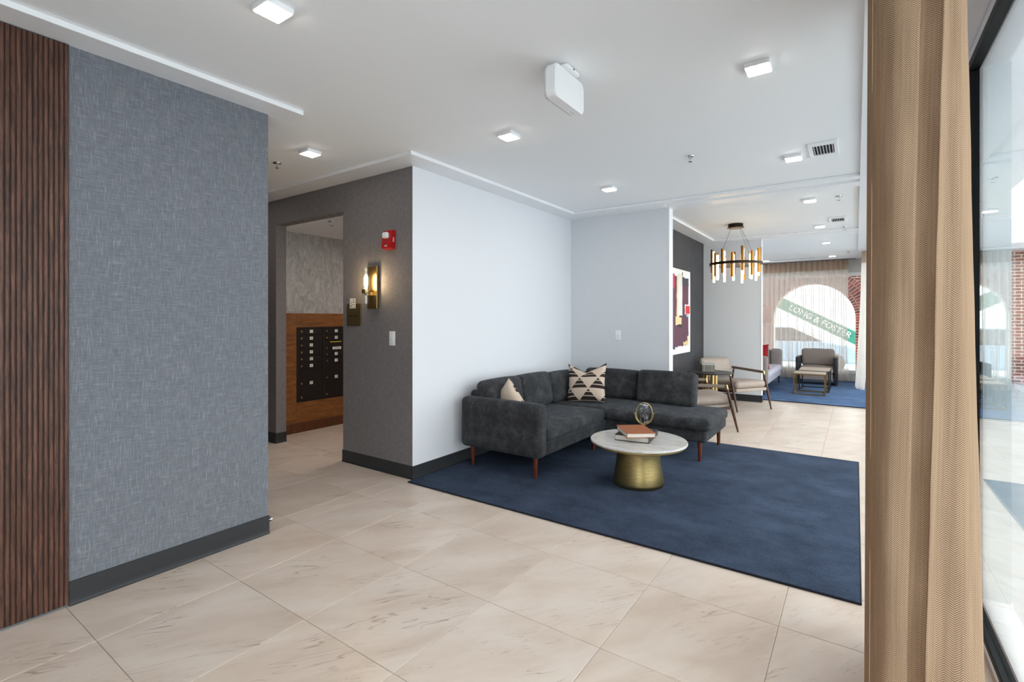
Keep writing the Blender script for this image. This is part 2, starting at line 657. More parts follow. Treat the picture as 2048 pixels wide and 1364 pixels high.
def cushion(x0, x1, y0, y1, z0, z1, r=0.04, puff=(0, 0, 0), M=None, nm=8, nc=4):
    """soft rounded box; puff bulges the faces along x, y, z"""
    bm = bmesh.new()
    h = ((x1 - x0) / 2, (y1 - y0) / 2, (z1 - z0) / 2)
    c = Vector(((x0 + x1) / 2, (y0 + y1) / 2, (z0 + z1) / 2))
    ax = []
    for a in range(3):
        rr = min(r, h[a] * 0.98)
        s = [-h[a] + rr * k / nc for k in range(nc)]
        m = [-(h[a] - rr) + 2 * (h[a] - rr) * k / nm for k in range(nm + 1)]
        e = [h[a] - rr * k / nc for k in range(nc - 1, -1, -1)]
        ax.append(s + m + e)
    grid = {}

    def vert(p):
        key = tuple(round(q, 6) for q in p)
        if key not in grid:
            grid[key] = bm.verts.new(p)
        return grid[key]
    for a in range(3):
        b, d = (a + 1) % 3, (a + 2) % 3
        for sgn in (-1, 1):
            for i in range(len(ax[b]) - 1):
                for j in range(len(ax[d]) - 1):
                    q = []
                    for bi, dj in ((i, j), (i + 1, j), (i + 1, j + 1), (i, j + 1)):
                        p = [0, 0, 0]
                        p[a], p[b], p[d] = sgn * h[a], ax[b][bi], ax[d][dj]
                        q.append(vert(p))
                    bm.faces.new(q)
    for v in bm.verts:
        p = v.co
        q = Vector([max(-(h[k] - min(r, h[k] * .98)), min(h[k] - min(r, h[k] * .98), p[k])) for k in range(3)])
        d = p - q
        if d.length > 1e-7:
            # superellipse-ish map of the corner cube to a round corner
            mx = max(abs(d.x), abs(d.y), abs(d.z))
            d = d.normalized() * mx
        p2 = q + d
        n = [p2[k] / h[k] for k in range(3)]
        for k in range(3):
            if puff[k]:
                o = [j for j in range(3) if j != k]
                p2[k] += puff[k] * n[k] * (1 - n[o[0]] ** 2) * (1 - n[o[1]] ** 2)
        v.co = p2 + c
    if M is not None:
        bmesh.ops.transform(bm, matrix=M, verts=bm.verts)
    return bm


def text(name, s, size, loc, rot, mat, parent, extrude=0.0004, align='CENTER'):
    cu = bpy.data.curves.new(name, 'FONT')
    cu.body = s
    cu.size = size
    cu.extrude = extrude
    cu.align_x = align
    cu.align_y = 'CENTER'
    cu.resolution_u = 3
    cu.materials.append(mat)
    tmp = bpy.data.objects.new(name, cu)
    COL.objects.link(tmp)
    bpy.context.view_layer.update()
    me = bpy.data.meshes.new_from_object(tmp.evaluated_get(bpy.context.evaluated_depsgraph_get()))
    bpy.data.objects.remove(tmp)
    bpy.data.curves.remove(cu)
    me.name = name
    o = bpy.data.objects.new(name, me)
    COL.objects.link(o)
    o.location = loc
    o.rotation_euler = rot
    if parent:
        o.parent = parent
    return o


ON_Y = (PI / 2, 0, 0)          # text on a wall that faces -Y
ON_X = (PI / 2, 0, PI / 2)     # text on a wall that faces +X


def prism(bm, pts, axis, a, b):
    """extrude a 2-D outline along an axis ('x','y' or 'z') from a to b"""
    def P(p, t):
        return {'x': (t, p[0], p[1]), 'y': (p[0], t, p[1]), 'z': (p[0], p[1], t)}[axis]
    A = [bm.verts.new(P(p, a)) for p in pts]
    Bv = [bm.verts.new(P(p, b)) for p in pts]
    n = len(pts)
    bm.faces.new(A)
    bm.faces.new(Bv)
    for i in range(n):
        bm.faces.new((A[i], A[(i + 1) % n], Bv[(i + 1) % n], Bv[i]))
    return bm


def catmull(pts, sub):
    out = []
    n = len(pts)
    for i in range(n - 1):
        p0, p1, p2, p3 = pts[max(i - 1, 0)], pts[i], pts[i + 1], pts[min(i + 2, n - 1)]
        for k in range(sub):
            t = k / sub
            out.append(tuple(0.5 * (2 * b + (c - a) * t + (2 * a - 5 * b + 4 * c - d) * t * t + (3 * b - a - 3 * c + d) * t ** 3)
                             for a, b, c, d in zip(p0, p1, p2, p3)))
    out.append(tuple(pts[-1]))
    return out


# ------------------------------------------------------------------ the setting: shell
CEIL, BAND = 2.765, 2.735
XL = -3.15          # slate wall
XW = -3.17          # white wall
XR = 0.465          # glass line on the right

bm = bmesh.new()
box(bm, -7.2, 0.62, -3.2, 13.6, -0.12, -0.003)
floor = struct('floor', bm, M_grout)


def tiles(x0, x1, y0, y1):
    X0, Y0, P, g = -0.895, 1.935, 0.605, 0.0013
    i0, i1 = math.floor((x0 - X0) / P), math.ceil((x1 - X0) / P)
    j0, j1 = math.floor((y0 - Y0) / P), math.ceil((y1 - Y0) / P)
    for i in range(i0, i1):
        for j in range(j0, j1):
            a, b = max(x0, X0 + i * P + g), min(x1, X0 + (i + 1) * P - g)
            c, d = max(y0, Y0 + j * P + g), min(y1, Y0 + (j + 1) * P - g)
            if b - a < 0.03 or d - c < 0.03:
                continue
            key = (round(b - a, 3), round(d - c, 3))
            if key not in TILE_MESH:
                t = bmesh.new()
                w, h = key[0] / 2, key[1] / 2
                box(t, -w, w, -h, h, -0.01, 0.0, 0.0012, 1)
                me = bpy.data.meshes.new('tile')
                t.to_mesh(me)
                t.free()
                me.materials.append(M_tile)
                TILE_MESH[key] = me
            o = bpy.data.objects.new('tile', TILE_MESH[key])
            COL.objects.link(o)
            o.location = ((a + b) / 2, (c + d) / 2, 0)
            o.parent = floor


TILE_MESH = {}
tiles(XL + 0.001, XR - 0.03, -0.5, 3.028)
tiles(XW + 0.001, XR - 0.03, 3.028, 5.938)
tiles(-1.84, XR - 0.03, 5.938, 6.075)
tiles(-2.228, XR - 0.03, 6.075, 9.168)
tiles(-1.30, XR - 0.03, 9.168, 9.302)
tiles(-6.6, XL + 0.001, 1.732, 3.028)
tiles(-5.348, -4.142, 3.028, 3.152)
tiles(-5.658, -3.6, 3.152, 4.9)

bm = bmesh.new()
box(bm, -7.2, 0.62, -3.2, 13.6, CEIL, CEIL + 0.1)
ceiling = struct('ceiling', bm, M_ceil)
bm = B(-5.66, -3.31, 3.151, 5.4, 2.465, 2.52)
struct('ceiling_mailroom', bm, M_ceil)

struct('wall_left', B(XL - 0.2, XL, -3.2, 1.73, 0, CEIL), M_linen_daylit)
struct('wall_corridor', B(-7.0, XL - 0.2, 1.5, 1.73, 0, CEIL), M_linen_lamplit)
struct('wall_corridor_end', B(-7.2, -7.0, 1.5, 3.15, 0, CEIL), M_linen_lamplit)
bm = bmesh.new()
box(bm, -7.0, -5.35, 3.03, 3.15, 0, CEIL)
box(bm, -4.14, XW - 0.003, 3.03, 3.15, 0, CEIL)
box(bm, -5.35, -4.14, 3.03, 3.15, 2.46, CEIL)
struct('wall_mailroom_front', bm, M_linen_lamplit)
bm = bmesh.new()
box(bm, XW - 0.13, XW, 3.15, 5.94, 0, CEIL)
box(bm, XW - 0.003, XW, 3.03, 3.15, 0, CEIL)
struct('wall_white', bm, M_white)
struct('wall_mailroom_left', B(-5.86, -5.66, 3.15, 5.6, 0, CEIL), M_marblepaper)
struct('wall_mailroom_back', B(-5.66, XW - 0.13, 5.4, 5.6, 0, CEIL), M_marblepaper)
struct('wall_back', B(XW - 0.13, -1.845, 5.94, 6.07, 0, CEIL), M_vinyl)
struct('wall_alcove', B(-2.36, -2.23, 6.07, 9.17, 0, CEIL), M_dark)
struct('wall_stub', B(-2.50, -1.305, 9.17, 9.30, 0, CEIL), M_vinyl)
struct('wall_far_left', B(-2.50, -2.37, 9.30, 13.4, 0, CEIL), M_vinyl)
bm = bmesh.new()
box(bm, -2.5, -2.20, 13.4, 13.55, 0, CEIL)
box(bm, 0.30, 0.465, 13.4, 13.55, 0, CEIL)
box(bm, -2.2, 0.30, 13.4, 13.55, 0, 0.18)
box(bm, -2.2, 0.30, 13.4, 13.55, 2.44, CEIL)
struct('wall_far', bm, M_white_shaded)
struct('wall_rear', B(-3.4, 0.62, -3.4, -3.2, 0, CEIL), M_white)
bm = bmesh.new()
box(bm, XR, XR + 0.13, -3.2, 13.6, 2.62, CEIL)
box(bm, XR, XR + 0.13, 12.6, 13.6, 0, 2.62)
struct('wall_right', bm, M_white)

# flat ceiling bands (crown trim) and the grooved portals between the bays
bm = bmesh.new()
box(bm, XL - 0.01, -2.97, -3.2, 1.87, BAND, CEIL - .001, 0.002, 1)
box(bm, -6.9, XL - 0.01, 1.73, 1.87, BAND, CEIL - .001)
struct('trim_1', bm, M_trim)
bm = bmesh.new()
prism(bm, [(-6.99, 2.80), (-2.95, 2.80), (-2.95, 5.62), (-3.17, 5.62), (-3.17, 3.03), (-6.99, 3.03)], 'z', BAND, CEIL - .001)
struct('trim_2', bm, M_trim)
bm = bmesh.new()
box(bm, XW, 0.03, 5.62, 5.75, BAND, CEIL - .001, 0.002, 1)
box(bm, XW, -1.845, 5.75, 5.94, BAND, CEIL - .001)
box(bm, -1.84, 0.03, 5.86, 6.06, BAND, CEIL - .001, 0.002, 1)
struct('trim_3', bm, M_trim)
bm = bmesh.new()
box(bm, 0.03, XR, -3.2, 13.4, BAND, CEIL - .001, 0.002, 1)
struct('trim_4', bm, M_trim)
bm = bmesh.new()
box(bm, -2.23, -2.0, 6.06, 8.93, BAND, CEIL - .001, 0.002, 1)
box(bm, -2.23, 0.03, 8.93, 9.05, BAND, CEIL - .001, 0.002, 1)
box(bm, -2.23, -1.305, 9.05, 9.17, BAND, CEIL - .001)
box(bm, -1.30, 0.03, 9.14, 9.32, BAND, CEIL - .001, 0.002, 1)
box(bm, -2.37, 0.03, 13.0, 13.39, BAND, CEIL - .001, 0.002, 1)
struct('trim_5', bm, M_trim)
# bright corner bead on the two wall ends
struct('trim_6', B(-1.845, -1.838, 5.936, 6.074, 0.115, BAND), M_trim)
struct('trim_7', B(-1.305, -1.298, 9.166, 9.304, 0.115, BAND), M_trim)


def baseboard(name, x0, y0, x1, y1, nx, ny, h=0.115, t=0.008):
    """board with a small toe along a wall; (nx, ny) points into the room"""
    bm = bmesh.new()
    d = Vector((x1 - x0, y1 - y0, 0))
    n = Vector((nx, ny, 0))
    prof = [(0, 0.0005), (t + 0.006, 0.0005), (t + 0.006, 0.006), (t + 0.001, 0.016), (t, 0.03), (t, h - 0.002), (t - 0.002, h), (0, h)]
    A = [bm.verts.new(Vector((x0, y0, z)) + n * o) for o, z in prof]
    Bv = [bm.verts.new(Vector((x1, y1, z)) + n * o) for o, z in prof]
    k = len(prof)
    bm.faces.new(A)
    bm.faces.new(Bv)
    for i in range(k):
        bm.faces.new((A[i], A[(i + 1) % k], Bv[(i + 1) % k], Bv[i]))
    return struct(name, bm, M_base)


baseboard('baseboard_left', XL, 0.735, XL, 1.735, 1, 0, 0.118)
baseboard('baseboard_left_end', XL - 0.25, 1.73, XL, 1.73, 0, 1)
baseboard('baseboard_mailroom_left', -6.9, 3.03, -5.345, 3.03, 0, -1)
baseboard('baseboard_mailroom_jamb', -5.35, 3.022, -5.35, 3.15, 1, 0)
baseboard('baseboard_mailroom_right', -4.145, 3.03, XW + .005, 3.03, 0, -1)
baseboard('baseboard_white', XW, 3.022, XW, 5.94, 1, 0)
baseboard('baseboard_back', XW, 5.94, -1.83, 5.94, 0, -1)
baseboard('baseboard_back_end', -1.845, 5.932, -1.845, 6.078, 1, 0)
baseboard('baseboard_alcove', -2.23, 6.08, -2.23, 9.17, 1, 0)
baseboard('baseboard_stub', -2.23, 9.17, -1.29, 9.17, 0, -1)
baseboard('baseboard_stub_end', -1.305, 9.162, -1.305, 9.31, 1, 0)
baseboard('baseboard_far_left', -2.37, 9.31, -2.37, 13.4, 1, 0)

# storefront glazing on the right
ZB, ZT = 0.06, 2.60
w1 = struct('window_1', B(XR - 0.02, XR + 0.03, -3.2, 12.6, 0.0, ZB - 0.03), M_trim)
bm = bmesh.new()
box(bm, XR - 0.022, XR + 0.028, -3.2, 12.6, ZB - 0.03, ZB, 0.003, 1)
box(bm, XR - 0.022, XR + 0.028, -3.2, 12.6, ZT - 0.005, ZT + 0.03, 0.003, 1)
link('frame_rail', bm, M_blackframe, w1)
mul = [3.24, 5.2, 7.2, 9.2, 11.2, 12.58]
for y in mul:
    link('mullion', B(XR - 0.022, XR + 0.028, y - 0.02, y + 0.02, ZB, ZT, 0.003, 1), M_blackframe, w1)
for a, b in zip([-3.2] + mul[:-1], mul):
    link('pane', B(XR, XR + 0.008, a + 0.02, b - 0.02, ZB, ZT), M_glass, w1)
link('outer_sill', B(XR + 0.03, XR + 0.135, -3.2, 12.6, 0.0, 0.055), M_trim, w1)
# glass return beside the mullion
w2 = struct('window_2', B(XR + 0.03, XR + 0.135, 3.20, 3.235, ZB - 0.004, ZB + 0.012), M_trim)
t = NT('tinted_aluminium_reveal')
t.set(S(196, 208, 212), 0.3, 0.0, 0.5)
link('reveal_panel', B(XR + 0.03, XR + 0.128, 3.206, 3.23, ZB + 0.012, 2.60), t.m, w2)

# far window
w3 = struct('window_3', bmesh.new(), M_trim)
bm = bmesh.new()
box(bm, -2.2, 0.30, 13.40, 13.50, 2.37, 2.44)
box(bm, -2.2, 0.30, 13.38, 13.50, 0.18, 0.25)
box(bm, -2.2, -2.13, 13.40, 13.50, 0.25, 2.37)
box(bm, 0.23, 0.30, 13.40, 13.50, 0.25, 2.37)
link('frame', bm, M_trim, w3)
link('pane', B(-2.13, 0.23, 13.45, 13.458, 0.25, 2.37), M_glass, w3)

# ------------------------------------------------------------------ outdoors
struct('ground_sidewalk', B(-40, 60, 13.6, 16.7, -0.40, -0.02), M_pave)
struct('ground_street', B(-40, 60, 16.7, 80, -0.5, -0.35), M_pave)
struct('ceiling_arcade', B(XR + .13, 1.3, -3.2, 13.6, 2.72, 2.95), M_trim)
struct('ceiling_arcade_end', B(-5.0, 4.4, 13.6, 15.6, 2.90, 3.1), M_trim)
struct('ground_side', B(0.62, 60, -30, 13.6, -0.14, -0.02), M_pave)

# brick arcade with one arch and one square opening
AX, AR, AZ, AY = -0.93, 0.92, 1.40, 15.2
arc = thing('brick_arcade', 'red brick arcade wall with a round arch outside the far window', 'wall', (0, AY, 0))
bm = bmesh.new()
T = 0.35
N = 40
ro = AR + 0.44
top = 3.2
for x0, x1, z0, z1 in ((-5.0, AX - ro, -.02, top), (AX + ro, 0.9, -.02, top), (0.9, 2.77, 2.65, top), (2.77, 4.4, -.02, top)):
    box(bm, x0, x1, 0, T, z0, z1)
for k in range(N):
    a0, a1 = PI * k / N, PI * (k + 1) / N
    p = [(AX + ro * math.cos(a), AZ + ro * math.sin(a)) for a in (a0, a1)]
    prism(bm, [p[0], (p[0][0], top), (p[1][0], top), p[1]], 'y', 0, T)
link('brick_wall_face', bm, M_brickwall, arc)
# arch rings: mortar bed plus voussoirs
bm = bmesh.new()
for k in range(N):
    a0, a1 = PI * k / N, PI * (k + 1) / N
    prism(bm, [(AX + r * math.cos(a), AZ + r * math.sin(a)) for r, a in ((AR, a0), (ro, a0), (ro, a1), (AR, a1))], 'y', 0.004, T - 0.01)
box(bm, AX + AR, AX + ro, 0.004, T - 0.01, -0.02, AZ)
box(bm, AX - ro, AX - AR, 0.004, T - 0.01, -0.02, AZ)
link('mortar_bed', bm, M_mortar, arc)


def voussoir(r0, r1, n, k):
    g = 0.017
    a0, a1 = PI * k / n, PI * (k + 1) / n
    rm = (r0 + r1) / 2
    pts = []
    for r, s in ((r0, 1), (r1, 1), (r1, -1), (r0, -1)):
        a = (a0 + g / 2 / r) if s == 1 else (a1 - g / 2 / r)
        pts.append((AX + r * math.cos(a), AZ + r * math.sin(a)))
    bm = bmesh.new()
    prism(bm, pts, 'y', -0.006, 0.1)
    return link('brick', bm, M_brick, arc)


for k in range(44):
    voussoir(AR + 0.004, AR + 0.105, 44, k)
for k in range(46):
    voussoir(AR + 0.115, AR + 0.315, 46, k)
for k in range(60):
    voussoir(AR + 0.325, AR + 0.43, 60, k)
bme = {}
for side in (1, -1):
    z = -0.01
    row = 0
    while z < AZ - 0.05:
        xs = [0.004, 0.205, 0.305] if row % 2 == 0 else [0.004, 0.105, 0.305]
        for a, b in zip(xs, xs[1:] + [0.43]):
            x0, x1 = AX + side * (AR + a), AX + side * (AR + b - 0.015)
            link('brick', B(min(x0, x1), max(x0, x1), -0.006, 0.1, z, z + 0.055), M_brick, arc)
        z += 0.0712
        row += 1

# green street sign banner seen through the arch
sg = thing('street_sign', 'slanting green sign board with white lettering seen through the brick arch', 'sign', (-1.10, 18.2, 1.42))
tilt = Matrix.Rotation(math.radians(29), 4, 'Y')
link('board', B(-1.75, 1.75, 0, 0.06, -0.18, 0.18, 0.01, 1, tilt), M_green, sg)
tx = text('lettering', 'LONG & FOSTER', 0.25, (0.16, -0.006, -0.089), (PI / 2, math.radians(29), 0), M_signwhite, sg, 0.003)
for x, zt in ((-1.4, 0.75), (1.4, -0.8)):
    link('post', B(x - .03, x + .03, 0.065, 0.125, -1.769, zt), M_signwhite, sg)

# pale blue parked car, nose to the right
car = thing('parked_car', 'pale blue car with dark windscreen parked beyond the brick arch', 'car', (-1.95, 20.0, -0.349))
M_car = plain('pale_blue_car_paint', S(150, 180, 205), 0.3)
M_carglass = plain('dark_car_glass', S(22, 24, 30), 0.15)
M_tyre = plain('black_tyre', S(24, 24, 25), 0.8)
prof = [(-2.1, .30), (-2.15, .62), (-2.05, .92), (-1.75, 1.0), (0.95, 1.0), (1.7, .90), (2.05, .74), (2.15, .5), (2.08, .30)]
bm = prism(bmesh.new(), prof, 'y', -0.85, 0.85)
bmesh.ops.bevel(bm, geom=bm.edges[:], offset=0.05, segments=3, affect='EDGES')
link('body', bm, M_car, car, True)
bm = prism(bmesh.new(), [(-1.85, 1.0), (-1.35, 1.42), (0.15, 1.46), (1.05, 1.0)], 'y', -0.74, 0.74)
bmesh.ops.bevel(bm, geom=bm.edges[:], offset=0.04, segments=2, affect='EDGES')
link('cabin_glass', bm, M_carglass, car, True)
link('roof', B(-1.3, 0.1, -0.68, 0.68, 1.42, 1.48, 0.02), M_car, car)
for x in (-1.35, 1.35):
    for y in (-0.78, 0.78):
        Mw = Matrix.Translation((x, y, 0.32)) @ Matrix.Rotation(PI / 2, 4, 'X')
        link('wheel', L([(0.18, -.1), (0.30, -.1), (0.32, -.07), (0.32, .07), (0.30, .1), (0.18, .1)], 24, Mw), M_tyre, car, True)

# cream building, hedge and planter reached by the view through the right-hand glass
bld = thing('cream_building', 'cream rendered building across the street beyond the glass', 'building', (9.0, 40, -0.349))
link('wall', B(-4.5, 4.5, 0, 5, 0, 7.5), M_cream, bld)
link('cornice', B(-4.6, 4.6, -0.12, 5.1, 7.5, 7.75), M_trim, bld)
for x in (-3.4, -1.2, 1.0, 3.2):
    for z in (1.0, 4.2):
        wv = link('window', B(x - .55, x + .55, -0.04, 0.02, z, z + 1.7), M_trim, bld)
        link('window_pane', B(x - .47, x + .47, -0.05, -0.03, z + .08, z + 1.62), M_carglass, wv)
pl = thing('hedge_planter', 'low grey planter box with a clipped green hedge by the street', 'planter', (2.7, 16.15, -0.0195))
bm = bmesh.new()
box(bm, -1.2, 1.2, -0.3, 0.3, 0, 0.45, 0.01, 1)
link('planter_box', bm, M_pave, pl)
M_leaf = plain('hedge_green', S(58, 84, 52), 0.7, 0, 0.3, 0.5, 25)
bm = bmesh.new()
for i in range(420):
    x, y, z = random.uniform(-1.1, 1.1), random.uniform(-.26, .26), random.uniform(.45, .86)
    s = random.uniform(.04, .08)
    d = Vector((random.uniform(-1, 1), random.uniform(-1, 1), random.uniform(-.3, 1))).normalized()
    e = d.orthogonal().normalized()
    c = Vector((x, y, z))
    vs = [bm.verts.new(c + q) for q in (-d * s, e * s * .5 + d * .01, d * s, -e * s * .5 + d * .01)]
    bm.faces.new(vs)
hd = link('hedge_leaves', bm, M_leaf, pl)
hd['kind'] = 'stuff'

# ------------------------------------------------------------------ reeded wood panel on the left
wp = thing('reeded_wood_panel', 'dark walnut reeded wall panel at the left edge beside the slate wall', 'panel', (XL, 0, 0.012))
link('backing_board', B(0.001, 0.012, -0.55, 0.733, 0.0, 2.7205), M_blackwood, wp)
pitch = 0.0185
prof = []
bm = bmesh.new()
pts = [(0.012, -pitch / 2 + .0008)] + [(0.012 + 0.0065 * math.cos(a), (pitch / 2 - .0008) * math.sin(a)) for a in [(-PI / 2) + PI * k / 8 for k in range(1, 8)]] + [(0.012, pitch / 2 - .0008)]
prism(bm, pts, 'z', 0.004, 2.716)
first = link('slat', bm, M_slat, wp, True)
first.location = (0, 0.733 - pitch / 2, 0)
n = 1
while n < 60:
    o = first.copy()
    COL.objects.link(o)
    o.location = (0, 0.733 - pitch / 2 - n * pitch, 0)
    n += 1

# ------------------------------------------------------------------ rugs
def rug(name, label, x0, x1, y0, y1, mat, h=0.013):
    r = thing(name, label, 'rug', ((x0 + x1) / 2, (y0 + y1) / 2, 0.0004))
    w, d = (x1 - x0) / 2, (y1 - y0) / 2
    link('pile', B(-w + .012, w - .012, -d + .012, d - .012, 0.0, h, 0.004, 2), mat, r, True)
    bm = bmesh.new()
    z = h / 2
    tube(bm, [(-w + .01, -d + .01, z), (w - .01, -d + .01, z), (w - .01, d - .01, z), (-w + .01, d - .01, z)], 0.0062, 8, True)
    link('binding', bm, M_binding, r, True)
    return r


rug('area_rug', 'large navy blue area rug under the charcoal sectional and round table', -3.15, 0.03, 2.94, 5.86, M_rug)
rug('area_rug', 'brighter blue area rug in the far seating area by the window', -2.33, 0.28, 9.48, 13.36, M_rug_far, 0.012)

# ------------------------------------------------------------------ sectional sofa
RZ = 0.0138
sf = thing('sectional_sofa', 'charcoal fabric L-shaped sectional sofa in the corner on the navy rug', 'sofa', (-3.08, 3.55, RZ))


def so(name, bm, mat=M_sofa, label=None):
    o = link(name, bm, mat, sf, 'all' if mat is M_sofa else True)
    if label:
        o['label'] = label
    return o


# local frame: x from the white wall, y away from the camera
so('base', cushion(0.0, 0.87, 0.145, 1.40, 0.185, 0.315, 0.03))
so('base', cushion(0.0, 1.90, 1.395, 2.30, 0.185, 0.315, 0.03))
so('arm', cushion(0.0, 0.885, 0.0, 0.15, 0.185, 0.652, 0.05, (0, 0.006, 0)))
so('back_frame', cushion(0.0, 0.16, 0.14, 2.31, 0.30, 0.70, 0.04))
so('back_frame', cushion(0.0, 1.55, 2.16, 2.32, 0.30, 0.70, 0.04))
so('seat_cushion', cushion(0.14, 0.885, 0.155, 1.345, 0.305, 0.425, 0.045, (0.01, 0.0, 0.018)))
so('seat_cushion', cushion(0.14, 1.945, 1.355, 2.17, 0.305, 0.425, 0.045, (0.01, 0.01, 0.02)))


def lean(cx, cy, cz, ax, deg):
    return Matrix.Translation((cx, cy, cz)) @ Matrix.Rotation(math.radians(deg), 4, ax) @ Matrix.Translation((-cx, -cy, -cz))


for y0, y1, top in ((0.16, 0.70, .795), (0.70, 1.285, .79), (1.285, 1.84, .765)):
    so('back_cushion', cushion(0.10, 0.30, y0, y1, 0.43, top, 0.055, (0.03, 0, 0.01), lean(0.2, 0, 0.43, 'Y', -9)))
so('back_cushion', cushion(0.30, 1.005, 1.97, 2.17, 0.43, .775, 0.055, (0, 0.03, 0.01), lean(0, 2.07, 0.43, 'X', -8)))
so('back_cushion', cushion(1.01, 1.66, 1.87, 2.04, 0.432, .80, 0.045, (0, 0.02, 0.008), lean(0, 1.95, 0.43, 'X', -14)))
for x, y in ((0.09, 0.085), (0.79, 0.09), (0.80, 1.23), (0.09, 2.2), (1.83, 1.45), (1.84, 2.2)):
    so('leg', L([(0.0135, 0.0), (0.015, 0.002), (0.023, 0.187)], 16, Matrix.Translation((x, y, 0.0))), M_leg, 'tapered red walnut leg')


# throw pillows
def pillow(w, h, t, chop=0.0, n=22):
    bm = bmesh.new()
    uvl = bm.loops.layers.uv.new('UVMap')
    G = {}
    for s in (1, -1):
        for i in range(n + 1):
            for j in range(n + 1):
                a, b = -1 + 2 * i / n, -1 + 2 * j / n
                # outline pulled in between the corners
                x = a * (1 - 0.09 * (1 - b * b))
                z = b * (1 - 0.08 * (1 - a * a))
                if b > 0:
                    z -= chop * b * b * (max(0, 1 - abs(a)) ** 1.1)
                y = t * ((1 - a * a) * (1 - b * b)) ** 0.42
                if b > 0:
                    y *= 1 - 0.25 * chop * 3 * b * max(0, 1 - abs(a))
                edge = i in (0, n) or j in (0, n)
                if edge and s == -1:
                    G[(s, i, j)] = G[(1, i, j)]
                else:
                    G[(s, i, j)] = bm.verts.new((x * w / 2, -s * y / 2, (z + 1) * h / 2))
        for i in range(n):
            for j in range(n):
                q = [G[(s, i, j)], G[(s, i + 1, j)], G[(s, i + 1, j + 1)], G[(s, i, j + 1)]]
                f = bm.faces.new(q)
                f.material_index = 0 if s == 1 else 1
                for lp, (ii, jj) in zip(f.loops, ((i, j), (i + 1, j), (i + 1, j + 1), (i, j + 1))):
                    lp[uvl].uv = (ii / n, jj / n)
    return bm


o = link('throw_pillow', pillow(0.46, 0.46, 0.17, 0.45), M_geo, None, 'all', [M_geo, M_cotton])
o.location = (-2.52, 5.08, RZ + 0.437)
o.rotation_euler = (math.radians(-20), math.radians(-3), math.radians(12))
tag(o, 'cream and black triangle print throw pillow upright in the sofa corner', 'pillow')
o = link('throw_pillow', pillow(0.42, 0.42, 0.17, 0.05), M_geo, None, 'all', [M_geo, M_cotton])
o.location = (-2.60, 3.87, RZ + 0.375)
o.rotation_euler = (math.radians(-8), math.radians(40), math.radians(163))
tag(o, 'cream triangle print throw pillow tipped behind the near sofa arm', 'pillow')

# ------------------------------------------------------------------ coffee table
ct = thing('coffee_table', 'round coffee table with marble top and flared brass pedestal on navy rug', 'table', (-1.51, 4.03, RZ))
link('tabletop', L([(0, .352), (0.392, .352), (0.398, .355), (0.398, .366), (0.394, .370), (0, .370)], 72), M_marble, ct, True)
link('rim', L([(0, .333), (0.375, .333), (0.386, .337), (0.386, .3515), (0, .3515)], 72), M_brushed, ct, True)
prof = [(0.0, 0.0), (0.205, 0.0), (0.209, 0.006), (0.207, 0.03), (0.198, 0.09), (0.188, 0.15), (0.180, 0.21), (0.176, 0.27), (0.178, 0.31), (0.186, 0.3325), (0, 0.3325)]
link('pedestal', L(prof, 64), M_brushed, ct, True)
TT = RZ + 0.3705

M_pages = plain('page_block', S(216, 210, 200), 0.8)
M_orange = leather('tan_orange_cover', S(164, 92, 50))
M_blackcov = leather('black_cover', S(38, 36, 38))


def book(name, label, c, rz, w, d, h, cover, z):
    b = thing(name, label, 'book', (c[0], c[1], z), rz)
    bm = bmesh.new()
    box(bm, -w / 2, w / 2, -d / 2, d / 2, 0, 0.004, 0.001, 1)
    box(bm, -w / 2, w / 2, -d / 2, d / 2, h - 0.004, h, 0.001, 1)
    box(bm, w / 2 - 0.004, w / 2, -d / 2, d / 2, 0.004, h - 0.004)
    link('cover', bm, cover, b)
    link('page_block', B(-w / 2 + .006, w / 2 - 0.0045, -d / 2 + .006, d / 2 - .006, 0.0042, h - 0.0042), M_pages, b)
    return b


b1 = book('book', 'thick black hardback book lying under the orange book on marble table', (-1.545, 4.09), math.radians(7.5), 0.285, 0.36, 0.047, M_blackcov, TT)
b2 = book('book', 'tan orange hardback book lying skewed on the black book', (-1.53, 4.02), math.radians(38), 0.24, 0.325, 0.038, M_orange, TT + 0.0475)

# hourglass in swivelling rings
hg = thing('hourglass', 'brass ringed glass hourglass standing on the marble table behind the books', 'hourglass', (-1.57, 4.34, TT), math.radians(30))
link('foot', L([(0, 0), (.042, 0), (.042, .004), (.012, .01), (.006, .02), (.0045, .06), (.0045, .075), (0, .075)], 24), M_brass, hg, True)
bm = bmesh.new()
R, cz = 0.072, 0.165
tube(bm, [(R * 1.12 * math.cos(a), 0, cz + 0.098 * math.sin(a) - 0.004) for a in [PI + PI * k / 24 for k in range(25)]], 0.0032, 8)
link('cradle', bm, M_brass, hg, True)
bm = bmesh.new()
tube(bm, [(R * math.cos(a), 0, cz + 0.095 * math.sin(a)) for a in [2 * PI * k / 40 for k in range(40)]], 0.0032, 8, True)
rod(bm, (-R - .02, 0, cz), (-R + .004, 0, cz), .003)
rod(bm, (R - .004, 0, cz), (R + .02, 0, cz), .003)
link('swivel_ring', bm, M_brass, hg, True)
gl = [(0.0, -.07), (.030, -.068), (.038, -.05), (.036, -.03), (.020, -.012), (.004, 0), (.020, .012), (.036, .03), (.038, .05), (.030, .068), (0, .07)]
link('glass_bulb', L([(r, z + cz) for r, z in gl], 24), M_tubeglass, hg, True)
M_sand = plain('black_sand', S(40, 40, 44), 0.8)
link('sand', L([(0, cz - .066), (.027, cz - .065), (.034, cz - .05), (.033, cz - .035), (0, cz - .022)], 20), M_sand, hg, True)
bm = bmesh.new()
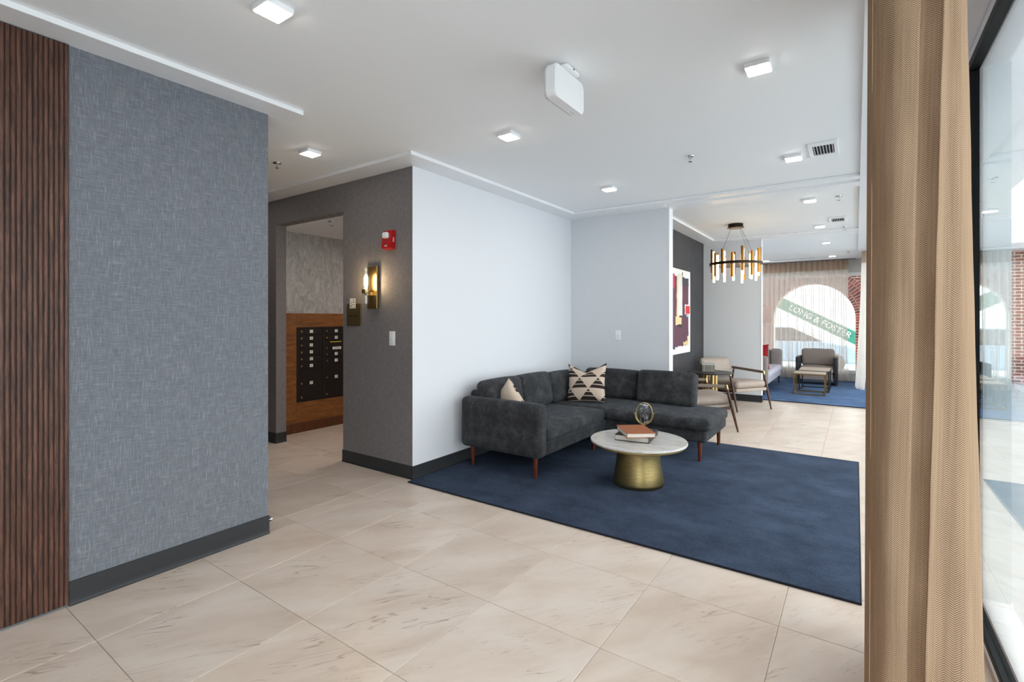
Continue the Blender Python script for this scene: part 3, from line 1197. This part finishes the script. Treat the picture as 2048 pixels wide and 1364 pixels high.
for s in (-1, 1):
    lathe(bm, [(0, 0), (.040, 0), (.040, .004), (0, .004)], 24, Matrix.Translation((0, 0, cz + s * .0735 - .002)))
    rod(bm, (0, 0, cz + s * .075), (0, 0, cz + s * .093), .003)
for k in range(3):
    a = 2 * PI * k / 3 + .4
    rod(bm, (.04 * math.cos(a), .04 * math.sin(a), cz - .075), (.04 * math.cos(a), .04 * math.sin(a), cz + .075), .002, None, 6)
link('bulb_frame', bm, M_chrome, hg, True)

# ------------------------------------------------------------------ wall fittings on the taupe wall
# brass sconce
sc = thing('wall_sconce', 'lit brass wall sconce with clear glass tube on the taupe wall', 'lamp', (-3.675, 3.03, 1.69))
link('back_plate', B(-.068, .068, -.030, -.0005, -.195, .20, .004, 2), M_brass, sc)
link('arm_block', B(-.022, .022, -.095, -.0305, -.075, -.045, .003, 1), M_brass, sc)
link('cup', L([(0, -.055), (.036, -.055), (.038, -.05), (.038, -.02), (.034, -.02), (0, -.03)], 24, Matrix.Translation((0, -.095, 0))), M_brass, sc, True)
link('glass_tube', L([(.0325, -.018), (.0325, .175), (.0300, .175), (.0300, -.018)], 24, Matrix.Translation((0, -.095, 0))), M_tubeglass, sc, True)
link('lower_tube', L([(.030, -.15), (.030, -.056), (.0275, -.056), (.0275, -.15)], 24, Matrix.Translation((0, -.095, 0))), M_tubeglass, sc, True)
link('bulb', L([(0, -.018), (.010, -.018), (.013, 0), (.017, .04), (.016, .09), (.008, .115), (0, .118)], 20, Matrix.Translation((0, -.095, 0))), M_bulb, sc, True)

# fire alarm strobe
fa = thing('fire_alarm', 'red fire alarm strobe high on the taupe wall near the corner', 'alarm', (-3.45, 3.03, 2.11))
link('housing', prism(bmesh.new(), [(-.0005, -.085), (-.052, -.075), (-.058, -.05), (-.034, .085), (-.0005, .085)], 'x', -.06, .06), M_red, fa)
bm = cushion(-.038, .030, -.078, -.038, .012, .068, .018)
link('strobe_lens', bm, plain('clear_strobe_lens', S(226, 228, 230), 0.1), fa, 'all')
text('lettering', 'FIRE', 0.024, (0.061, -.025, 0.0), (PI / 2, PI / 2, PI / 2), M_label, fa)
text('lettering', 'FIRE', 0.022, (0.0, -.0585, -.056), (math.radians(90), 0, 0), M_label, fa)

# mail room sign with a stuck label
ms = thing('room_sign', 'square bronze room sign on the taupe wall beside the mail room doorway', 'sign', (-3.965, 3.03, 1.44))
link('plate', B(-.105, .105, -.012, -.0005, -.107, .107, .002, 1), M_signplate, ms)
text('lettering', 'MAIL ROOM', 0.026, (0, -.0128, -.012), ON_Y, M_ink, ms)
st = link('sticker', B(-.055, .03, -.0135, -.0125, .062, .158), M_label, ms)
bm = bmesh.new()
rr = random.Random(3)
for k in range(9):
    z = .066 + k * .010
    x = -.05
    while x < .022:
        w = rr.uniform(.004, .016)
        if rr.random() < .6:
            box(bm, x, min(x + w, .026), -.0139, -.0136, z, z + .0055)
        x += w + .003
link('print_lines', bm, M_ink, st)


def switch(name, label, loc, rz, M=M_plastic):
    s = thing(name, label, 'switch', loc, rz)
    link('cover_plate', B(-.038, .038, -.006, -.0003, -.064, .064, .003, 2), M, s, True)
    link('toggle_frame', B(-.007, .007, -.0075, -.0062, -.013, .013), M_plasticside, s)
    link('toggle', B(-.004, .004, -.016, -.0077, .0, .01, .001, 1), M, s)
    for z in (-.043, .043):
        link('screw', rod(bmesh.new(), (0, -.0062, z), (0, -.0072, z), .003, None, 10), M_chrome, s)
    return s


switch('light_switch', 'white toggle light switch on the taupe wall below the sconce', (-3.428, 3.03, 1.225), 0)
switch('light_switch', 'pale toggle light switch on the grey back wall above the sectional', (-2.49, 5.94, 1.19), 0)

ds = thing('door_stop', 'small chrome bumper at the foot of the slate wall end', 'door stop', (XL - 0.03, 1.738, 0.075))
bm = bmesh.new()
lathe(bm, [(0, 0.0005), (.02, 0.0005), (.02, .006), (.008, .009), (.008, .02), (0, .02)], 20, Matrix.Rotation(-PI / 2, 4, 'X'))
link('mount', bm, M_chrome, ds, True)
link('bumper', L([(0, .02), (.014, .02), (.016, .026), (.013, .034), (0, .036)], 20, Matrix.Rotation(-PI / 2, 4, 'X')), M_chrome, ds, True)

# ------------------------------------------------------------------ mail room
mp = thing('wood_surround', 'amber wood panelling around the black mailboxes in the mail room', 'panelling', (-5.66, 3.15, 0))
bm = bmesh.new()
Y0, Y1 = 0.30, 1.40
box(bm, .0005, .03, .003, Y0, .12, 1.47, .001, 1)
box(bm, .0005, .03, Y1, 2.2, .12, 1.47, .001, 1)
box(bm, .0005, .03, Y0, Y1, .12, .37)
box(bm, .0005, .03, Y0, Y1, 1.30, 1.47)
link('panel', bm, M_mailwood, mp)
link('plinth', B(.0005, .035, .003, 2.2, .001, .1195, .001, 1), M_mailplinth, mp)
M_box = plain('dark_bronze_enamel', S(34, 27, 24), 0.4, 0.4)
M_boxframe = plain('dark_bronze_frame', S(52, 43, 38), 0.4, 0.5)
mb = thing('mailbox_cluster', 'dark bronze wall mailbox bank with numbered doors in the mail room', 'mailboxes', (-5.66, 3.45, 0.37))
link('case', B(.001, .025, 0.002, 1.098, .002, .928), M_box, mb)
bm = bmesh.new()
for y in (0, .355, .725, 1.08):
    box(bm, .025, .036, y + .002, y + .018, .002, .928)
box(bm, .025, .036, 0.018, 1.08, .002, .012)
box(bm, .025, .036, 0.018, 1.08, .918, .928)
link('frame', bm, M_boxframe, mb)
left = [('1', .086), ('2', .086), ('3', .086), ('4', .086), ('5', .086), ('6', .086), ('1P', .385)]
right = [('7', .086), ('8', .086), ('mail', .128), ('9', .086), ('10', .086), ('2P', .43)]
third = [('11', .086), ('12', .086), ('13', .086), ('14', .086), ('15', .086), ('16', .086), ('3P', .385)]
for col, y0, y1 in ((left, .020, .353), (right, .375, .723), (third, .745, 1.078)):
    z = .916
    for lab, h in col:
        a, b = z - h + .004, z
        d = link('mailbox_door', B(.0255, .034, y0, y1, a, b, .0015, 1), M_box, mb)
        ym, zm = (y0 + y1) / 2 + .01, (a + b) / 2
        if lab == 'mail':
            link('slot_flap', B(.0345, .040, y0 + .09, y1 - .09, b - .018, b - .006), plain('yellow_brass_flap', S(210, 180, 70), .4, .3), d)
            link('number_plate', B(.0345, .0365, ym - .055, ym + .075, a + .012, a + .046), M_label, d)
            text('number', 'US MAIL', .026, (.0369, ym + .01, a + .029), ON_X, M_ink, d)
            bm = bmesh.new()
            rod(bm, (.0345, y0 + .04, a + .03), (.042, y0 + .04, a + .03), .010, None, 12)
            link('lock', bm, M_brass, d)
        else:
            if len(lab) == 2 and lab[1] == 'P':
                zm = b - .17
            link('number_plate', B(.0345, .0365, ym - .022, ym + .022, zm - .019, zm + .019), M_label, d)
            text('number', lab, .030, (.0369, ym, zm), ON_X, M_ink, d)
            bm = bmesh.new()
            rod(bm, (.0345, y0 + .04, zm), (.044, y0 + .04, zm), .010, None, 12)
            if len(lab) == 2 and lab[1] == 'P':
                rod(bm, (.0345, y0 + .04, a + .04), (.044, y0 + .04, a + .04), .010, None, 12)
            link('lock', bm, M_brass, d)
        z -= h

# ------------------------------------------------------------------ ceiling fittings
def ceiling_light(label, x, y, z=CEIL):
    r = thing('ceiling_light', label, 'light', (x, y, z), 0, 'square ceiling lights')
    link('housing', B(-.062, .062, -.062, .062, -.026, -.0005, .003, 2), M_plastic, r, True)
    link('diffuser', B(-.055, .055, -.055, .055, -.029, -.0262), M_led, r)
    return r


l0 = ceiling_light('square lit ceiling light nearest the camera at the top left', -2.09, 1.17)
for lab, x, y in (
        ('square lit ceiling light over the corridor beyond the slate wall', -3.64, 2.35),
        ('square lit ceiling light left of the emergency light, near the white wall corner', -2.10, 2.97),
        ('square lit ceiling light right of the emergency light, largest on that side', -0.43, 2.93),
        ('square lit ceiling light beside the larger ceiling vent', -0.43, 4.74),
        ('square lit ceiling light above the charcoal sectional', -2.10, 4.77),
        ('square lit ceiling light just past the first ceiling beam, near a sprinkler', -0.43, 6.54),
        ('square lit ceiling light beside the smaller white vent', -0.43, 8.45),
        ('square lit ceiling light just past the second ceiling beam', -0.43, 10.30),
        ('square lit ceiling light nearest the far curtain, on its right', -0.41, 12.55),
        ('square lit ceiling light nearest the far curtain, by the chandelier side', -1.71, 12.75)):
    dup(l0, (x, y, CEIL), None, lab)
dup(l0, (-5.30, 2.35, CEIL), None, 'added unseen ceiling light brightening the corridor, behind the slate wall')  # extra copy out of view, added because the corridor came out dark
mpn = thing('added_fill_panel', 'added unseen panel light brightening the mail room, hidden by the taupe wall', 'light', (-4.15, 4.35, 2.465))  # invented fixture out of view, added to lift the dim mail room
link('housing', B(-.32, .32, -.32, .32, -.03, -.0005, .004, 1), M_plastic, mpn)
link('diffuser', B(-.30, .30, -.30, .30, -.033, -.0302), emit('added_panel_diffuser', (1.0, 0.93, 0.84, 1), 16.0), mpn)


def sprinkler(label, x, y, z=CEIL):
    r = thing('sprinkler_head', label, 'sprinkler', (x, y, z), 0, 'ceiling sprinklers')
    link('escutcheon', L([(0, -.0005), (.036, -.0005), (.034, -.006), (.014, -.010), (0, -.010)], 24), M_chrome, r, True)
    bm = bmesh.new()
    rod(bm, (0, 0, -.0105), (0, 0, -.022), .008)
    for s in (-1, 1):
        tube(bm, [(s * .007, 0, -.022), (s * .012, 0, -.032), (s * .003, 0, -.045)], .0022, 6)
    link('frame_arms', bm, M_chrome, r, True)
    link('deflector', L([(0, -.045), (.014, -.045), (.014, -.047), (0, -.047)], 16), M_bronze, r)
    return r


s0 = sprinkler('chrome sprinkler head on the ceiling above the rug', -1.14, 4.25)
for lab, x, y, z in (('chrome sprinkler head by the corridor light at the slate wall edge', -4.15, 2.36, CEIL),
                     ('sprinkler head just past the first beam, right of the ceiling light', -0.154, 6.566, CEIL),
                     ('small sprinkler head at the edge of the second beam', -0.139, 8.80, CEIL),
                     ('tiny sprinkler head near the far curtain', -0.123, 12.03, CEIL),
                     ('sprinkler head in the mail room ceiling', -4.70, 3.29, 2.465)):
    dup(s0, (x, y, z), None, lab)

M_void = plain('duct_black', S(14, 14, 16), 0.8)


def vent(label, x, y):
    v = thing('air_vent', label, 'vent', (x, y, CEIL), 0)
    bm = bmesh.new()
    for a in ((-.10, .10, -.20, -.13), (-.10, .10, .13, .20), (-.10, -.072, -.13, .13), (.072, .10, -.13, .13)):
        box(bm, *a, -.014, -.0005, .003, 1)
    link('frame', bm, M_plastic, v)
    link('duct', B(-.0715, .0715, -.1295, .1295, -.004, -.0005), M_void, v)
    for k in range(7):
        y0 = 0
        x0 = -.062 + k * .0207
        link('slat', B(x0 - .0025, x0 + .0025, -.129, .129, -.012, -.0042), M_plasticside, v)
    return v


vent('white ceiling vent with dark slots beside a light over the rug', -0.213, 4.665)
vent('small white ceiling vent past the first beam', -0.203, 8.07)
lv = thing('slot_diffuser', 'thin linear ceiling slot vent in front of the far curtain', 'vent', (-1.15, 12.85, CEIL))
link('frame', B(-.42, .42, -.03, .03, -.006, -.0005), M_plastic, lv)
link('slot', B(-.40, .40, -.012, .012, -.0075, -.0062), M_void, lv)

# emergency light
em = thing('emergency_light', 'white rounded emergency light unit hanging from the ceiling', 'emergency light', (-1.30, 2.385, CEIL), math.radians(0))
link('canopy', cushion(-.045, .045, -.075, .075, -.024, -.0008, .018), M_plastic, em, 'all')
link('stem', B(-.012, .012, -.03, .03, -.05, -.0242, .004, 2), M_plastic, em, True)
def rrect(w, h, r, cz, n=8):
    pts = []
    for cx, cz2, a0 in ((w - r, h - r, 0), (-(w - r), h - r, 90), (-(w - r), -(h - r), 180), (w - r, -(h - r), 270)):
        for k in range(n + 1):
            a = math.radians(a0 + 90 * k / n)
            pts.append((cx + r * math.cos(a), cz + cz2 + r * math.sin(a)))
    return pts
bm = prism(bmesh.new(), rrect(.165, .088, .03, -.115), 'x', -.034, .022)
bmesh.ops.bevel(bm, geom=[e for e in bm.edges if abs(e.verts[0].co.x - e.verts[1].co.x) < 1e-6], offset=.004, segments=2, affect='EDGES')
link('body', bm, M_plastic, em, True)
link('back_shell', prism(bmesh.new(), rrect(.158, .081, .026, -.115), 'x', -.05, -.0345), M_plasticside, em, True)
bm = bmesh.new()
rod(bm, (.0455, 0, -.012), (.0475, 0, -.012), .005)
link('screw', bm, M_black, em)
bm = bmesh.new()
for k in range(4):
    rod(bm, (-.01, .07 + k * .012, -.2032), (-.01, .07 + k * .012, -.205), .0035, None, 8)
link('test_button', bm, M_plasticside, em)

# ------------------------------------------------------------------ chandelier
ch = thing('chandelier', 'black ring chandelier with glowing brass tubes over the round side table', 'chandelier', (-1.42, 7.66, CEIL))
link('canopy', L([(0, -.0005), (.10, -.0005), (.10, -.05), (.112, -.052), (.112, -.057), (0, -.057)], 40), M_bronze, ch, True)
link('canopy_plate', L([(0, -.0575), (.105, -.0575), (.105, -.060), (0, -.060)], 40), M_brass, ch, True)
RR, RZc = .345, -.575
M_tube = plain('dark_gold_tube', S(158, 112, 54), 0.3, 1.0)
for k in range(4):
    a = PI / 4 + PI / 2 * k + .25
    bm = bmesh.new()
    rod(bm, (.085 * math.cos(a), .085 * math.sin(a), -.058), (RR * math.cos(a), RR * math.sin(a), RZc + .018), .0018, None, 6)
    link('cable', bm, M_black, ch)
bm = lathe(bmesh.new(), [(RR - .006, -.018), (RR + .006, -.018), (RR + .006, .018), (RR - .006, .018), (RR - .006, -.018)], 64, Matrix.Translation((0, 0, RZc)))
bmesh.ops.remove_doubles(bm, verts=bm.verts, dist=1e-5)
link('ring', bm, M_bronze, ch, True)
n_t = 15
for k in range(n_t):
    a = 2 * PI * (k + .35) / n_t
    dz = (.035, -.03, .012, -.05)[k % 4]
    ca, sa = math.cos(a), math.sin(a)
    # half shell of brass on one side of the rod
    bm = bmesh.new()
    pts = []
    r0, r1 = .021, .018
    for r, rng in ((r0, range(0, 9)), (r1, range(8, -1, -1))):
        for q in rng:
            th = a - PI / 2 + PI * q / 8
            pts.append(((RR - .030) * ca + r * math.cos(th), (RR - .030) * sa + r * math.sin(th)))
    prism(bm, pts, 'z', RZc - .155 + dz, RZc + .185 + dz)
    sh = link('tube', bm, M_tube, ch, True)
    bm = L([(0, RZc - .205 + dz), (.0145, RZc - .205 + dz), (.0145, RZc + .15 + dz), (0, RZc + .15 + dz)], 14, Matrix.Translation(((RR - .050) * ca - .014 * sa, (RR - .050) * sa + .014 * ca, 0)))
    link('glow_rod', bm, M_rod, sh, True)

# ------------------------------------------------------------------ painting
pa = thing('painting', 'framed abstract painting in maroon and white on the dark alcove wall', 'painting', (-2.23, 0, 0))
link('canvas', B(.004, .030, 6.86, 8.200, .872, 2.158), plain('primed_canvas', S(232, 232, 236), .8), pa)
bm = bmesh.new()
for a in ((6.845, 8.213, .858, .870), (6.845, 8.213, 2.160, 2.172), (6.845, 6.857, .870, 2.160), (8.202, 8.213, .870, 2.160)):
    box(bm, .001, .036, a[0], a[1], a[2], a[3])
link('frame', bm, M_bronze, pa)


def patch(name, y0, y1, z1, z0, col, lift, jag=.02, seed=0):
    r = random.Random(seed)
    pts = []
    nY, nZ = max(3, int((y1 - y0) / .06)), max(3, int((z1 - z0) / .06))
    for k in range(nY):
        pts.append((y0 + (y1 - y0) * k / nY, z0 + r.uniform(-jag, jag) * .6))
    for k in range(nZ):
        pts.append((y1 + r.uniform(-jag, jag) * .4, z0 + (z1 - z0) * k / nZ))
    for k in range(nY):
        pts.append((y1 - (y1 - y0) * k / nY, z1 + r.uniform(-jag, jag) * .6))
    for k in range(nZ):
        pts.append((y0 + r.uniform(-jag, jag) * .5, z1 - (z1 - z0) * k / nZ))
    bm = prism(bmesh.new(), pts, 'x', .0301, .0305 + lift)
    return link('paint_patch', bm, plain('paint_' + name, col, .6), pa)


patch('maroon', 6.95, 8.092, 2.04, .985, S(92, 46, 66), .0005, .02, 1)
patch('slate', 7.746, 8.095, 2.04, 1.92, S(56, 58, 68), .0012, .02, 2)
patch('cream', 7.461, 7.592, 2.07, 1.43, S(226, 204, 160), .0012, .03, 3)
patch('cream', 7.407, 7.707, 1.44, 1.312, S(222, 200, 150), .0013, .02, 4)
patch('off_white', 7.536, 7.746, 2.088, 1.451, S(216, 216, 214), .002, .012, 5)
patch('black', 7.46, 7.727, 1.317, 1.278, S(30, 28, 32), .002, .02, 6)
patch('black', 7.60, 7.72, 1.452, 1.425, S(30, 28, 32), .003, .02, 16)
patch('magenta', 7.263, 7.352, 2.074, 1.858, S(190, 30, 90), .002, .02, 7)
patch('border_white', 7.886, 8.186, 1.628, 1.474, S(238, 238, 240), .002, .015, 8)
patch('scarlet', 7.926, 8.156, 1.61, 1.484, S(204, 36, 34), .003, .01, 9)
patch('light_blue', 7.967, 8.10, 1.467, 1.435, S(150, 180, 215), .002, .01, 10)
patch('ochre', 7.806, 8.09, 1.048, .985, S(222, 196, 140), .002, .03, 11)
patch('ochre', 8.017, 8.09, 1.126, 1.038, S(222, 196, 140), .002, .02, 12)
patch('navy', 7.15, 7.381, 1.008, .949, S(38, 42, 58), .002, .02, 13)
patch('black', 7.74, 7.77, 2.12, 2.0, S(30, 28, 32), .003, .015, 14)

# ------------------------------------------------------------------ side table, box, two armchairs
st = thing('side_table', 'small round black-topped table on brass columns between the two leather armchairs', 'table', (-1.80, 7.76, 0))
link('tabletop', L([(0, .588), (.312, .588), (.32, .592), (.32, .606), (.316, .61), (0, .61)], 48), M_darktop, st, True)
link('base_disc', L([(0, .0005), (.20, .0005), (.20, .015), (.195, .018), (0, .018)], 40), M_brass, st, True)
for k in range(6):
    a = 2 * PI * k / 6 + .2
    bm = bmesh.new()
    rod(bm, (.085 * math.cos(a), .085 * math.sin(a), .0185), (.085 * math.cos(a), .085 * math.sin(a), .5875), .026, None, 18)
    link('column', bm, M_brass, st, True)
bx = thing('keepsake_box', 'grey shagreen lidded box with pale inlay lines on the black side table', 'box', (-1.845, 7.82, .6105), math.radians(24))
link('body', B(-.09, .09, -.08, .08, 0, .098, .002, 1), M_boxcl, bx)
link('lid', B(-.092, .092, -.082, .082, .0985, .118, .002, 1), M_boxlid, bx)
bm = bmesh.new()
for x in (-.06, .05):
    box(bm, x - .002, x + .002, -.0812, -.0802, .001, .097)
box(bm, -.089, .089, -.0812, -.0802, .006, .009)
link('inlay', bm, M_boxlid, bx)


def armchair(label, loc, rz):
    """faces +X in its own frame; the front legs stand near x = +.32"""
    c = thing('armchair', label, 'chair', loc, rz, 'taupe leather armchairs by the side table')
    link('seat_cushion', cushion(-.30, .36, -.30, .30, .315, .425, .05, (.01, .01, .03), lean(0, 0, .37, 'Y', -4)), M_leather, c, 'all')
    link('seat_frame', B(-.32, .36, -.31, .31, .265, .315, .012, 2, lean(0, 0, .29, 'Y', -4)), M_leather, c, True)
    Mb = lean(-.34, 0, .45, 'Y', -14)
    link('backrest', cushion(-.40, -.30, -.31, .31, .44, .76, .05, (.02, 0, .01), Mb), M_leather, c, 'all')
    for s in (-1, 1):
        y = s * .345
        bm = bmesh.new()
        rod(bm, (.41, y, 0.0005), (.335, y, .30), .011, .020, 14)
        rod(bm, (.335, y, .30), (.275, y, .53), .020, .016, 14)
        link('leg', bm, M_walnut, c, True)
        bm = bmesh.new()
        rod(bm, (.2755, y, .53), (.262, y, .585), .018, .018, 14)
        link('brass_cap', bm, M_brass, c, True)
        bm = bmesh.new()
        rod(bm, (-.47, y, 0.0005), (-.38, y, .32), .011, .019, 14)
        rod(bm, (-.38, y, .32), (-.33, y, .56), .019, .013, 14)
        link('leg', bm, M_walnut, c, True)
        bm = B(-.36, .25, y - .008 * s - .012, y - .008 * s + .012, -.020, .020, .005, 2)
        Ms = Matrix.Translation((0, 0, .575)) @ Matrix.Rotation(math.radians(2), 4, 'Y')
        bmesh.ops.transform(bm, matrix=Ms, verts=bm.verts)
        link('arm_strap', bm, M_strap, c, True)
        link('seat_rail', B(-.36, .33, y - .014, y + .014, .262, .292, .005, 1, lean(0, 0, .28, 'Y', -4)), M_walnut, c)
    return c


a33 = math.radians(33.5)
armchair('nearer taupe leather armchair with walnut legs behind the sectional end', (-1.41 - .38 * math.cos(a33), 6.87 - .38 * math.sin(a33), 0), a33)
armchair('farther taupe leather armchair with walnut legs against the stub wall', (-1.29 - .38 * math.cos(a33), 8.29 + .38 * math.sin(a33), 0), -a33)

# ------------------------------------------------------------------ far seating area
FZ = .0128
fs = thing('channel_back_sofa', 'mauve velvet channel-back sofa on the blue rug along the far left wall', 'sofa', (-2.24, 9.95, FZ))
link('seat_base', cushion(.03, .90, .06, 2.25, .17, .27, .02), M_seatvel, fs, 'all')
link('seat_cushion', cushion(.18, .93, .16, 2.13, .27, .41, .05, (.01, 0, .02)), M_seatvel, fs, 'all')
for k in range(8):
    y0 = .16 + k * .247
    link('back_channel', cushion(.02, .18, y0, y0 + .245, .27, .73, .05, (.02, 0, .01)), M_velvet, fs, 'all')
for y0, y1 in ((2.135, 2.29),):
    for k in range(4):
        x0 = .02 + k * .225
        link('arm_channel', cushion(x0, x0 + .223, y0, y1, .17, .73, .05, (0, .02, .01)), M_velvet, fs, 'all')
link('arm', cushion(.02, .93, .0, .15, .17, .71, .05, (0, .01, 0)), M_velvet, fs, 'all')
for x in (.10, .86):
    for y in (.08, 2.2):
        link('leg', L([(.013, 0), (.02, .17)], 12, Matrix.Translation((x, y, 0))), M_blackwood, fs, True)
o = link('throw_pillow', pillow(.48, .48, .18, .05), M_redpillow, None, 'all')
o.location = (-1.57, 10.40, FZ + .43)
o.rotation_euler = (math.radians(8), math.radians(0), math.radians(200))
tag(o, 'crimson red throw pillow standing on the mauve velvet sofa', 'pillow')

fc = thing('lounge_chair', 'taupe upholstered lounge chair with black slab sides facing the room by the window', 'chair', (-.69, 12.52, FZ))
link('seat_cushion', cushion(-.31, .31, -.36, .26, .24, .37, .05, (0, .015, .025)), M_tan, fc, 'all')
link('seat_base', cushion(-.30, .30, -.33, .28, .10, .24, .02), M_tan, fc, 'all')
link('backrest', cushion(-.31, .31, .18, .34, .36, .73, .05, (0, .02, .01), lean(0, .26, .36, 'X', -10)), M_tan, fc, 'all')
for s in (-1, 1):
    link('side_panel', B(s * .345 - .03, s * .345 + .03, -.34, .34, .0005, .575, .006, 2), M_blackwood, fc, True)


def nest(label, loc, w, d, h, metal, top):
    t = thing('nesting_table', label, 'table', loc)
    b = .02
    for x in (-w / 2, w / 2 - b):
        for y in (-d / 2, d / 2 - b):
            link('leg', B(x, x + b, y, y + b, b, h - b), metal, t)
    for z in (.0005, h - b):
        bm = bmesh.new()
        z1 = z + b - .001
        box(bm, -w / 2, w / 2, -d / 2, -d / 2 + b, z, z1)
        box(bm, -w / 2, w / 2, d / 2 - b, d / 2, z, z1)
        box(bm, -w / 2, -w / 2 + b, -d / 2 + b, d / 2 - b, z, z1)
        box(bm, w / 2 - b, w / 2, -d / 2 + b, d / 2 - b, z, z1)
        link('frame', bm, metal, t)
    link('tabletop', B(-w / 2 + .001, w / 2 - .001, -d / 2 + .001, d / 2 - .001, h - .0005, h + .008, .001, 1), top, t)
    return t


nest('front nesting table with aged brass frame and pale top on the blue rug', (-.70, 10.70, FZ), .50, .50, .385, M_antbrass, M_ttop)
nest('rear nesting table with black frame and pale top before the lounge chair', (-.66, 11.35, FZ), .50, .74, .40, M_blackwood, M_ttop)

fl = thing('floor_lamp', 'floor lamp with pale drum shade beside the sofa in front of the sheer curtain', 'lamp', (-1.80, 12.75, FZ))
link('base', L([(0, .0005), (.13, .0005), (.13, .018), (.02, .024), (0, .024)], 32), M_antbrass, fl, True)
bm = bmesh.new()
rod(bm, (0, 0, .0245), (0, 0, 1.36), .010)
link('pole', bm, M_antbrass, fl, True)
link('lamp_shade', L([(.205, 1.32), (.195, 1.67), (.192, 1.67), (.202, 1.32), (.205, 1.32)], 40), M_shade, fl, True)
bm = bmesh.new()
rod(bm, (-.196, 0, 1.62), (.196, 0, 1.62), .003, None, 6)
rod(bm, (0, -.196, 1.62), (0, .196, 1.62), .003, None, 6)
rod(bm, (0, 0, 1.3605), (0, 0, 1.62), .006, None, 8)
link('shade_frame', bm, M_brass, fl)


# ------------------------------------------------------------------ curtains
def sheer(name, label, path, z0, z1, zh, flare=0.0, group=None):
    """path: list of (x, y) along the top; heading from zh to z1 doubled"""
    r = thing(name, label, 'curtain', (0, 0, 0), 0, group)
    for nm, a, b, mat, rows in (('sheer_panel', z0, zh, M_sheer, 24), ('heading', zh, z1, M_sheerhead, 3)):
        bm = bmesh.new()
        prev = None
        for j in range(rows + 1):
            z = a + (b - a) * j / rows
            row = []
            for i, (x, y) in enumerate(path):
                k = (z1 - z) / (z1 - z0)
                w = .018 * k * math.sin(i * .37 + 1.3 * math.sin(z * 1.1 + i * .05)) + .012 * k * math.sin(i * .11 + z * 2)
                row.append(bm.verts.new((x + w + flare * k * k, y + w * .6, z)))
            if prev:
                for i in range(len(row) - 1):
                    bm.faces.new((prev[i], prev[i + 1], row[i + 1], row[i]))
            prev = row
        link(nm, bm, mat, r, 'all')
    return r


path = []
nf = 19
for i in range(nf * 10 + 1):
    t = i / 10
    path.append((-2.12 + 1.98 * i / (nf * 10) + .018 * math.sin(2 * PI * t * 2), 13.24 + .045 * math.sin(2 * PI * t)))
sheer('sheer_curtain', 'wide pleated sheer curtain across the far window', path, .02, 2.725, 2.50)
path = []
for i in range(9 * 10 + 1):
    t = i / 10
    path.append((.15 + .06 * math.sin(2 * PI * t), 11.75 + 1.35 * i / 90))
sheer('sheer_curtain', 'narrow sheer curtain bunched on the right of the far window', path, .02, 2.725, 2.50, -.09)
tr = link('curtain_track', B(-2.2, .0, 13.225, 13.255, 2.7255, 2.7348), M_bronze)
tag(tr, 'slim curtain track above the far sheer curtain', 'curtain track')

# heavy herringbone curtain close to the camera
topP = [(.031, 1.95), (.047, 1.915), (.097, 1.88), (.143, 1.885), (.158, 1.893), (.156, 1.912), (.172, 1.916), (.189, 1.91), (.205, 1.902), (.2135, 1.90),
        (.226, 1.93), (.260, 1.965), (.276, 2.06), (.21, 2.16), (.10, 2.20), (.17, 2.26), (.28, 2.30), (.18, 2.38), (.08, 2.42), (.2, 2.48), (.30, 2.52), (.2, 2.6)]
botP = [(.022, 1.95), (.038, 1.915), (.070, 1.88), (.108, 1.885), (.124, 1.893), (.121, 1.912), (.135, 1.916), (.153, 1.91), (.166, 1.902), (.171, 1.90),
        (.200, 1.925), (.272, 1.955), (.322, 2.06), (.27, 2.18), (.10, 2.24), (.19, 2.30), (.32, 2.35), (.2, 2.42), (.08, 2.46), (.2, 2.52), (.33, 2.56), (.2, 2.64)]
tp, bp = catmull(topP, 8), catmull(botP, 8)
cu = thing('drape', 'tan herringbone drape hanging full height in the right foreground before the glass', 'curtain', (0, 0, 0))
bm = bmesh.new()
uvl = bm.loops.layers.uv.new('UVMap')
rows = 60
zt, zb = 2.728, 0.015
arc_len = [0.0]
for a, b in zip(tp, tp[1:]):
    arc_len.append(arc_len[-1] + math.hypot(b[0] - a[0], b[1] - a[1]))
grid = []
for j in range(rows + 1):
    z = zb + (zt - zb) * j / rows
    k = (2.40 - z) / (2.40 - .27)
    row = []
    for i, (a, b) in enumerate(zip(tp, bp)):
        s = arc_len[i]
        wob = .004 * math.sin(z * 5.1 + s * 9) + .003 * math.sin(z * 11.3 + s * 23 + 1.0) + .0015 * math.sin(z * 27 - s * 31)
        edge = min(1.0, s / .06)
        row.append(bm.verts.new((a[0] + (b[0] - a[0]) * k + wob * .3 * edge, a[1] + (b[1] - a[1]) * k + wob * edge, z)))
    grid.append(row)
for j in range(rows):
    for i in range(len(tp) - 1):
        f = bm.faces.new((grid[j][i], grid[j][i + 1], grid[j + 1][i + 1], grid[j + 1][i]))
        for lp, (ii, jj) in zip(f.loops, ((i, j), (i + 1, j), (i + 1, j + 1), (i, j + 1))):
            lp[uvl].uv = (arc_len[ii], (zt - zb) * jj / rows)
link('fabric', bm, M_curtain, cu, 'all')
# stitched side hem
bm = bmesh.new()
tube(bm, [(grid_x, grid_y, z) for grid_x, grid_y, z in
          [(tp[7][0] + (bp[7][0] - tp[7][0]) * ((2.40 - z) / 2.13), tp[7][1] - .0015, z) for z in [zb + (zt - zb) * j / 40 for j in range(41)]]], .0009, 6)
link('hem_seam', bm, plain('hem_thread', S(206, 180, 150), .8), cu)
